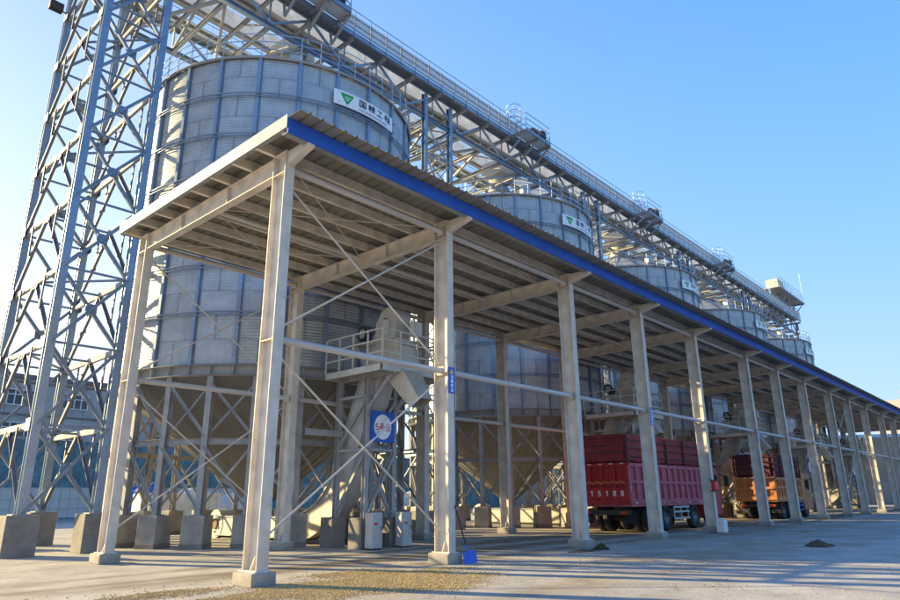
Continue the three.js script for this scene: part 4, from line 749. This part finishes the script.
// ---------------------------------------------------------------- small things on the apron
{
  const sh = thing('shovel', 'blue plastic snow shovel leaning beside the second front column', 'shovel', [12.3, 0, -10.75]);
  const g = new THREE.PlaneGeometry(0.46, 0.36, 24, 6), p = g.attributes.position; for (let i = 0; i < p.count; i++) { const x = p.getX(i), y = p.getY(i); p.setZ(i, 0.06 * (1 - Math.pow(x / 0.23, 2)) * 0.6 + 0.01 * Math.cos(x * 80) + (y > 0 ? 0.12 * y : 0)); } g.computeVertexNormals();
  const back = g.clone(); back.translate(0, 0, -0.012);
  const blade = new THREE.Mesh(mergeGeometries([g, back]), mat('bluePlastic', [0.012, 0.13, 0.62], 0.4)); blade.position.set(0.02, 0.2, 0.18); blade.rotation.set(-0.2, -0.6, 0.03); blade.material.side = THREE.DoubleSide; blade.scale.set(0.7, 0.75, 0.7); blade.position.y = 0.15; finish(blade, 'blade', sh);
  mem(sh, 'handle', [12.26, 0.36, -10.62], [12.1, 1.3, -10.83], T(0.017, 8), M.dark); mem(sh, 'socket', [12.29, 0.2, -10.56], [12.25, 0.42, -10.64], T(0.026, 8), M.bluePlastic);
  const bu = thing('canister', 'white plastic canister beside the column ahead of the red truck', 'canister', [28.05, 0, -10.6]);
  box(bu, 'body', [28.05, 0.26, -10.6], [0.4, 0.5, 0.36], mat('whitePlastic', [0.72, 0.74, 0.76], 0.45), 0.06); box(bu, 'cap', [28.15, 0.54, -10.6], [0.1, 0.06, 0.1], M.whitePlastic, 0.02); box(bu, 'grip', [27.98, 0.545, -10.6], [0.16, 0.05, 0.05], M.whitePlastic, 0.02);
  const ex = thing('hose_box', 'small red box strapped to the column by the white canister', 'box', [COLX[4], 1.85, ZF]);
  box(ex, 'body', [COLX[4] - 0.06, 1.85, ZF + 0.32], [0.42, 0.36, 0.16], mat('redBox', [0.62, 0.02, 0.02], 0.4), 0.02); box(ex, 'lid', [COLX[4] - 0.06, 2.045, ZF + 0.32], [0.44, 0.02, 0.18], M.steelDark);
  mem(ex, 'strap', [COLX[4] - 0.4, 1.64, ZF + 0.245], [COLX[4] + 0.5, 1.64, ZF + 0.245], prof('strap', box2(0.02, 0.05)), M.steelDark); mem(ex, 'strap', [COLX[4] - 0.4, 2.07, ZF + 0.245], [COLX[4] + 0.2, 2.07, ZF + 0.245], PR.strap, M.steelDark);
  // grain and dirt
  const patch = (name, cx, cz, rx, rz, h, m, sd, label, cat, stuff) => {
    const N = 44, K = 16, P = [0, 0, 0], I = [], UV = [0, 0]; P[1] = h;
    for (let k = 1; k <= K; k++) for (let i = 0; i < N; i++) { const a = i / N * 2 * Math.PI, lim = 0.55 + 0.75 * fbm(3 + 2.2 * Math.cos(a), 3 + 2.2 * Math.sin(a), 0, sd, 4), t = k / K, x = rx * lim * t * Math.cos(a), z = rz * lim * t * Math.sin(a); const hh = k === K ? -0.02 : h * Math.pow(1 - t, 1.1) * (0.5 + fbm(x * 3 + 20, z * 3 + 20, 0, sd + 5, 3)) + 0.006 + 0.09 * (fbm(x * 8 + 30, z * 8 + 30, 0, sd + 9, 4) - 0.5) * Math.min(1, h * 12); P.push(x, hh, z); UV.push(x, z); }
    for (let i = 0; i < N; i++) I.push(0, 1 + (i + 1) % N, 1 + i);
    for (let k = 0; k < K - 1; k++) for (let i = 0; i < N; i++) { const a = 1 + k * N + i, b = 1 + k * N + (i + 1) % N; I.push(a, b, a + N, b, b + N, a + N); }
    const g = new THREE.BufferGeometry(); g.setAttribute('position', new THREE.Float32BufferAttribute(P, 3)); g.setAttribute('uv', new THREE.Float32BufferAttribute(UV, 2)); g.setIndex(I); g.computeVertexNormals();
    const o = geoMesh(scene, name, g, m, [cx, 0.005, cz]); tag(o, label, cat); if (stuff) o.userData.kind = 'stuff'; return o;
  };
  const grainTex = tex(512, 512, (u, v) => { const a = vnoise(u * 150, v * 150, 150, 401), b = fbm(u * 12, v * 12, 12, 405, 4); const s = 0.62 + 0.3 * a + 0.25 * (b - 0.5); return [s, s * 0.97, s * 0.9]; });
  mat('dirtPile', [0.15, 0.12, 0.085], 0.95, 0, scaled(grainTex, 1)); mat('moss', [0.06, 0.075, 0.03], 0.95, 0, scaled(grainTex, 2));
  patch('dirt_pile', 22.6, -5.75, 0.75, 0.45, 0.2, M.dirtPile, 501, 'small dark heap of dirt on the open concrete to the right', 'dirt heap');
  patch('dirt_clump', 17.75, -10.25, 0.3, 0.24, 0.22, M.moss, 511, 'dark mossy clump of dirt at the foot of the third front column', 'dirt heap');
  patch('dirt_mat', 17.1, -10.35, 0.9, 0.35, 0.03, M.dirtPile, 521, 'flat smear of brown dirt around the third front column foot', 'dirt heap');
  // loose grain: many kernels strewn in drifts
  const kg = new THREE.IcosahedronGeometry(0.0085, 0); kg.scale(1.2, 0.6, 0.8);
  const km = mat('grain', [0.52, 0.39, 0.18], 0.9), n = 38000, im = new THREE.InstancedMesh(kg, km, n + 9000), mt = new THREE.Matrix4(), q = new THREE.Quaternion(), col = new THREE.Color(); let c = 0, tries = 0;
  while (c < n && tries++ < 900000) {
    const x = rr(4.4, 12.4), z = rr(-11.6, -7.4); const d = fbm(x * 0.55 + 11, z * 1.25 + 31, 0, 601, 4) + 0.25 * Math.exp(-Math.pow((z + 9.9 + (x - 6) * 0.05) / 0.6, 2)) - 0.12 * Math.max(0, x - 9.5);
    if (d < 0.36 + 0.42 * rnd() || rnd() > (d - 0.36) * 2) continue;
    q.setFromEuler(new THREE.Euler(rnd() * 6, rnd() * 6, rnd() * 6)); const s = rr(0.7, 1.5); mt.compose(V(x, 0.01 + rnd() * 0.008, z), q, V(s, s, s)); im.setMatrixAt(c, mt); const k = rr(0.6, 1.25); im.setColorAt(c, col.setRGB(k, k * rr(0.92, 1.02), k * rr(0.8, 1.05))); c++;
  }
  for (let k = 0; k < 9000; k++) { const t = rnd(), x = 3.5 + 30 * t * t, z = rr(-12.5, -2); if (fbm(x * 0.5 + 5, z * 0.9 + 60, 0, 631, 3) < 0.36 + 0.3 * rnd()) continue; q.setFromEuler(new THREE.Euler(rnd() * 6, rnd() * 6, rnd() * 6)); const s = rr(0.6, 1.7); mt.compose(V(x, 0.012, z), q, V(s, s, s)); im.setMatrixAt(c, mt); const g = rr(0.35, 1.1); im.setColorAt(c, col.setRGB(g, g * 0.97, g * 0.95)); c++; }
  im.count = c; im.userData = { kind: 'stuff', label: 'spilt golden grain strewn over the concrete by the corner column', category: 'grain' }; finish(im, 'spilt_grain', scene);
}

// ---------------------------------------------------------------- beyond the yard
{
  mat('facade', [0.47, 0.455, 0.435], 0.85, 0, scaled(grimeTex, 0.12)); mat('facadeDark', [0.16, 0.15, 0.15], 0.8); mat('frameWhite', [0.72, 0.73, 0.74], 0.5); mat('winGlass', [0.05, 0.07, 0.09], 0.1, 0.2);
  // grey office building
  const bz = -88, bx0 = -25, bx1 = 62, top = 15.2, b = thing('office_building', 'long grey office building with white windows behind the blue screen', 'building', [18, 0, bz]);
  box(b, 'wall', [(bx0 + bx1) / 2, top / 2, bz - 6], [bx1 - bx0, top, 12], M.facade); box(b, 'parapet', [(bx0 + bx1) / 2, top + 0.25, bz - 6], [bx1 - bx0 + 0.6, 0.5, 12.6], M.facadeDark);
  for (let f = 0; f < 4; f++) box(b, 'string_course', [(bx0 + bx1) / 2, 3.75 * f + 3.55, bz + 0.06], [bx1 - bx0, 0.18, 0.12], M.facadeDark);
  for (let f = 1; f < 4; f++) for (let k = 0; k < 15; k++) {
    const x = bx0 + 3 + k * 5.6, y = 3.75 * f + 1.75, w = sub(b, 'window', [x, y, bz]); box(w, 'pane', [x, y, bz + 0.02], [3.1, 1.7, 0.06], M.winGlass);
    for (const q of [-1.55, -0.78, 0, 0.78, 1.55]) box(w, 'mullion', [x + q, y, bz + 0.07], [0.11, 1.8, 0.08], M.frameWhite); for (const q of [-0.88, 0.3, 0.88]) box(w, 'transom', [x, y + q, bz + 0.08], [3.2, 0.1, 0.09], M.frameWhite);
  }
  // joints of the wall cladding
  for (let k = 0; k < 30; k++) box(b, 'cladding_joint', [bx0 + 1.4 + k * 2.8, top / 2, bz + 0.006], [0.05, top, 0.02], M.facadeDark);
  // blue dust screen: posts and net bays
  const netTex = tex(256, 256, (u, v) => { const a = vnoise(u * 40, v * 14, 0, 701), c = fbm(u * 6, v * 6, 6, 702, 4), r = (v * 32) % 1 < 0.2 ? 0.1 : 0; return 0.62 + 0.22 * a + 0.3 * (c - 0.5) + r; });
  mat('net', [0.15, 0.33, 0.43], 0.8, 0, scaled(netTex, 0.25));
  const ns = thing('dust_screen', 'tall blue dust screen fence running behind the silos', 'fence', [30, 0, -62]);
  const hgt = 6.3; for (let k = 0; k < 20; k++) { const x = -28 + k * 8; box(ns, 'net_panel', [x + 4, hgt / 2, -62], [7.9, hgt, 0.06], M.net); box(ns, 'post', [x, hgt / 2, -62.15], [0.18, hgt + 0.1, 0.2], M.zincDull); }
  // low mesh barrier panels
  mat('barrier', [0.32, 0.42, 0.50], 0.5, 0.2); const fb = thing('mesh_barrier', 'low pale blue panel barrier in front of the blue screen', 'fence', [0, 0, -54]);
  for (let k = 0; k < 26; k++) { const x = -30 + k * 2.5; box(fb, 'panel', [x + 1.25, 1.3, -54], [2.44, 2.1, 0.03], mat('barrierSheet', [0.34, 0.44, 0.52], 0.55)); for (const y of [0.3, 0.95, 1.6, 2.3]) mem(fb, 'rail', [x, y, -53.96], [x + 2.5, y, -53.96], prof('barRail', box2(0.05, 0.05)), M.barrier); mem(fb, 'post', [x, 0, -53.95], [x, 2.5, -53.95], PR.barRail, M.barrier); for (const q of [0.6, 1.25, 1.9]) mem(fb, 'bar', [x + q, 0.3, -53.95], [x + q, 2.3, -53.95], prof('barBar', box2(0.025, 0.025)), M.barrier); }
  // stored things behind the silos
  const sc = thing('storage_box', 'white metal storage box on the ground behind the nearest silo', 'container', [18.5, 0, -38]);
  box(sc, 'shell', [18.5, 0.9, -38], [4.2, 1.8, 2.2], mat('boxWhite', [0.62, 0.64, 0.66], 0.5, 0, scaled(grimeTex, 0.3)), 0.03); for (let k = 0; k < 9; k++) box(sc, 'rib', [16.6 + k * 0.475, 0.9, -36.88], [0.08, 1.6, 0.05], M.boxWhite); box(sc, 'skid', [18.5, 0.05, -38], [4.3, 0.1, 2.3], M.steelDark);
  const heap = (x, z, rx, ry, rz, m, sd, name, label, cat) => { const g = new THREE.SphereGeometry(1, 28, 14, 0, Math.PI * 2, 0, Math.PI / 2), p = g.attributes.position; for (let i = 0; i < p.count; i++) { const a = p.getX(i), c = p.getZ(i), h = p.getY(i), k = 0.75 + 0.5 * fbm(a * 2 + 9, c * 2 + h * 2 + 9, 0, sd, 4); p.setXYZ(i, a * rx * k, h * ry * k, c * rz * k); } g.computeVertexNormals(); const o = geoMesh(scene, name, g, m, [x, 0, z]); return tag(o, label, cat); };
  mat('tarpBlue', [0.02, 0.09, 0.36], 0.6); mat('sackWhite', [0.56, 0.57, 0.58], 0.8, 0, scaled(grimeTex, 0.4));
  heap(20.5, -46, 2.0, 2.6, 1.5, M.tarpBlue, 811, 'tarp_heap', 'heap under a blue tarpaulin behind the nearest silo', 'tarpaulin');
  heap(24, -47, 2.6, 2.2, 1.6, M.sackWhite, 821, 'sack_heap', 'heap of pale sacks right of the blue tarpaulin', 'sacks'); heap(28.5, -48, 2.4, 2.1, 1.6, M.sackWhite, 831, 'sack_heap', 'farther heap of pale sacks behind the nearest silo', 'sacks'); heap(47, -46, 3.4, 2.3, 1.6, M.sackWhite, 841, 'sack_heap', 'heap of pale sacks seen behind the second silo', 'sacks');
  // concrete wall and far blocks at the right
  const w = thing('yard_wall', 'tall plain concrete wall closing the yard at the right end', 'wall', [104, 0, -22]); w.rotation.y = 0;
  const nrm = V(-0.86, 0, 0.51).normalize(), along = V(nrm.z, 0, -nrm.x), yw = Math.atan2(-along.z, along.x); mat('wallGrey', [0.33, 0.285, 0.24], 0.9, 0, scaled(concreteTex, 0.1)); mat('wallBase', [0.31, 0.30, 0.28], 0.9, 0, scaled(concreteTex, 0.12));
  for (let k = -9; k < 10; k++) { const p = V(104, 0, -22).addScaledVector(along, k * 6); box(w, 'upper_panel', [p.x, 6.6, p.z], [5.94, 4.4, 0.4], M.wallGrey, 0, yw); box(w, 'lower_panel', [p.x + nrm.x * 0.06, 2.2, p.z + nrm.z * 0.06], [5.94, 4.4, 0.4], M.wallBase, 0, yw); box(w, 'pilaster', [p.x + along.x * 3 + nrm.x * 0.1, 4.4, p.z + along.z * 3 + nrm.z * 0.1], [0.5, 8.8, 0.5], M.wallGrey, 0, yw); }
  const sd = thing('far_shed', 'far shed with pale blue roof above the yard wall', 'building', [150, 0, -30]); const along2 = along;
  for (const k of [-1, 0, 1]) { const p = V(150, 0, -30).addScaledVector(along2, k * 26); box(sd, 'wall', [p.x, 5.5, p.z], [26, 11, 14], mat('shedWall', [0.55, 0.57, 0.58], 0.7), 0, yw); box(sd, 'roof', [p.x, 11.5, p.z], [26.2, 1.0, 15], mat('shedRoof', [0.25, 0.42, 0.6], 0.6), 0, yw); for (let j = 0; j < 6; j++) { const q = p.clone().addScaledVector(along2, -10.5 + j * 4.2).addScaledVector(nrm, 7.02); box(sd, 'window', [q.x, 8.7, q.z], [2.6, 1.8, 0.1], M.winGlass, 0, yw); } }
  const ap = thing('apartment_block', 'pale stepped apartment block far off at the right edge', 'building', [232, 0, -26]);
  mat('apart', [0.42, 0.41, 0.40], 0.85); for (const [dx, dz, ww, hh] of [[0, 0, 22, 27], [0, 22, 22, 30], [0, 44, 22, 27]]) { box(ap, 'tower_block', [232 + dx, hh / 2, -26 + dz], [18, hh, ww - 1], M.apart); box(ap, 'roof_house', [232 + dx, hh + 1.5, -26 + dz], [8, 3, 8], M.apart); for (let f = 0; f < 7; f++) for (let k = 0; k < 5; k++) { box(ap, 'window', [232 + dx - 9.02, 4 + f * 3.1, -26 + dz - 8 + k * 4], [0.08, 1.7, 2.2], M.winGlass); } for (let f = 0; f < 7; f++) box(ap, 'balcony', [232 + dx - 9.5, 2.8 + f * 3.1, -26 + dz], [1.0, 0.9, 6], M.apart); }
}

renderer.render(scene, camera);
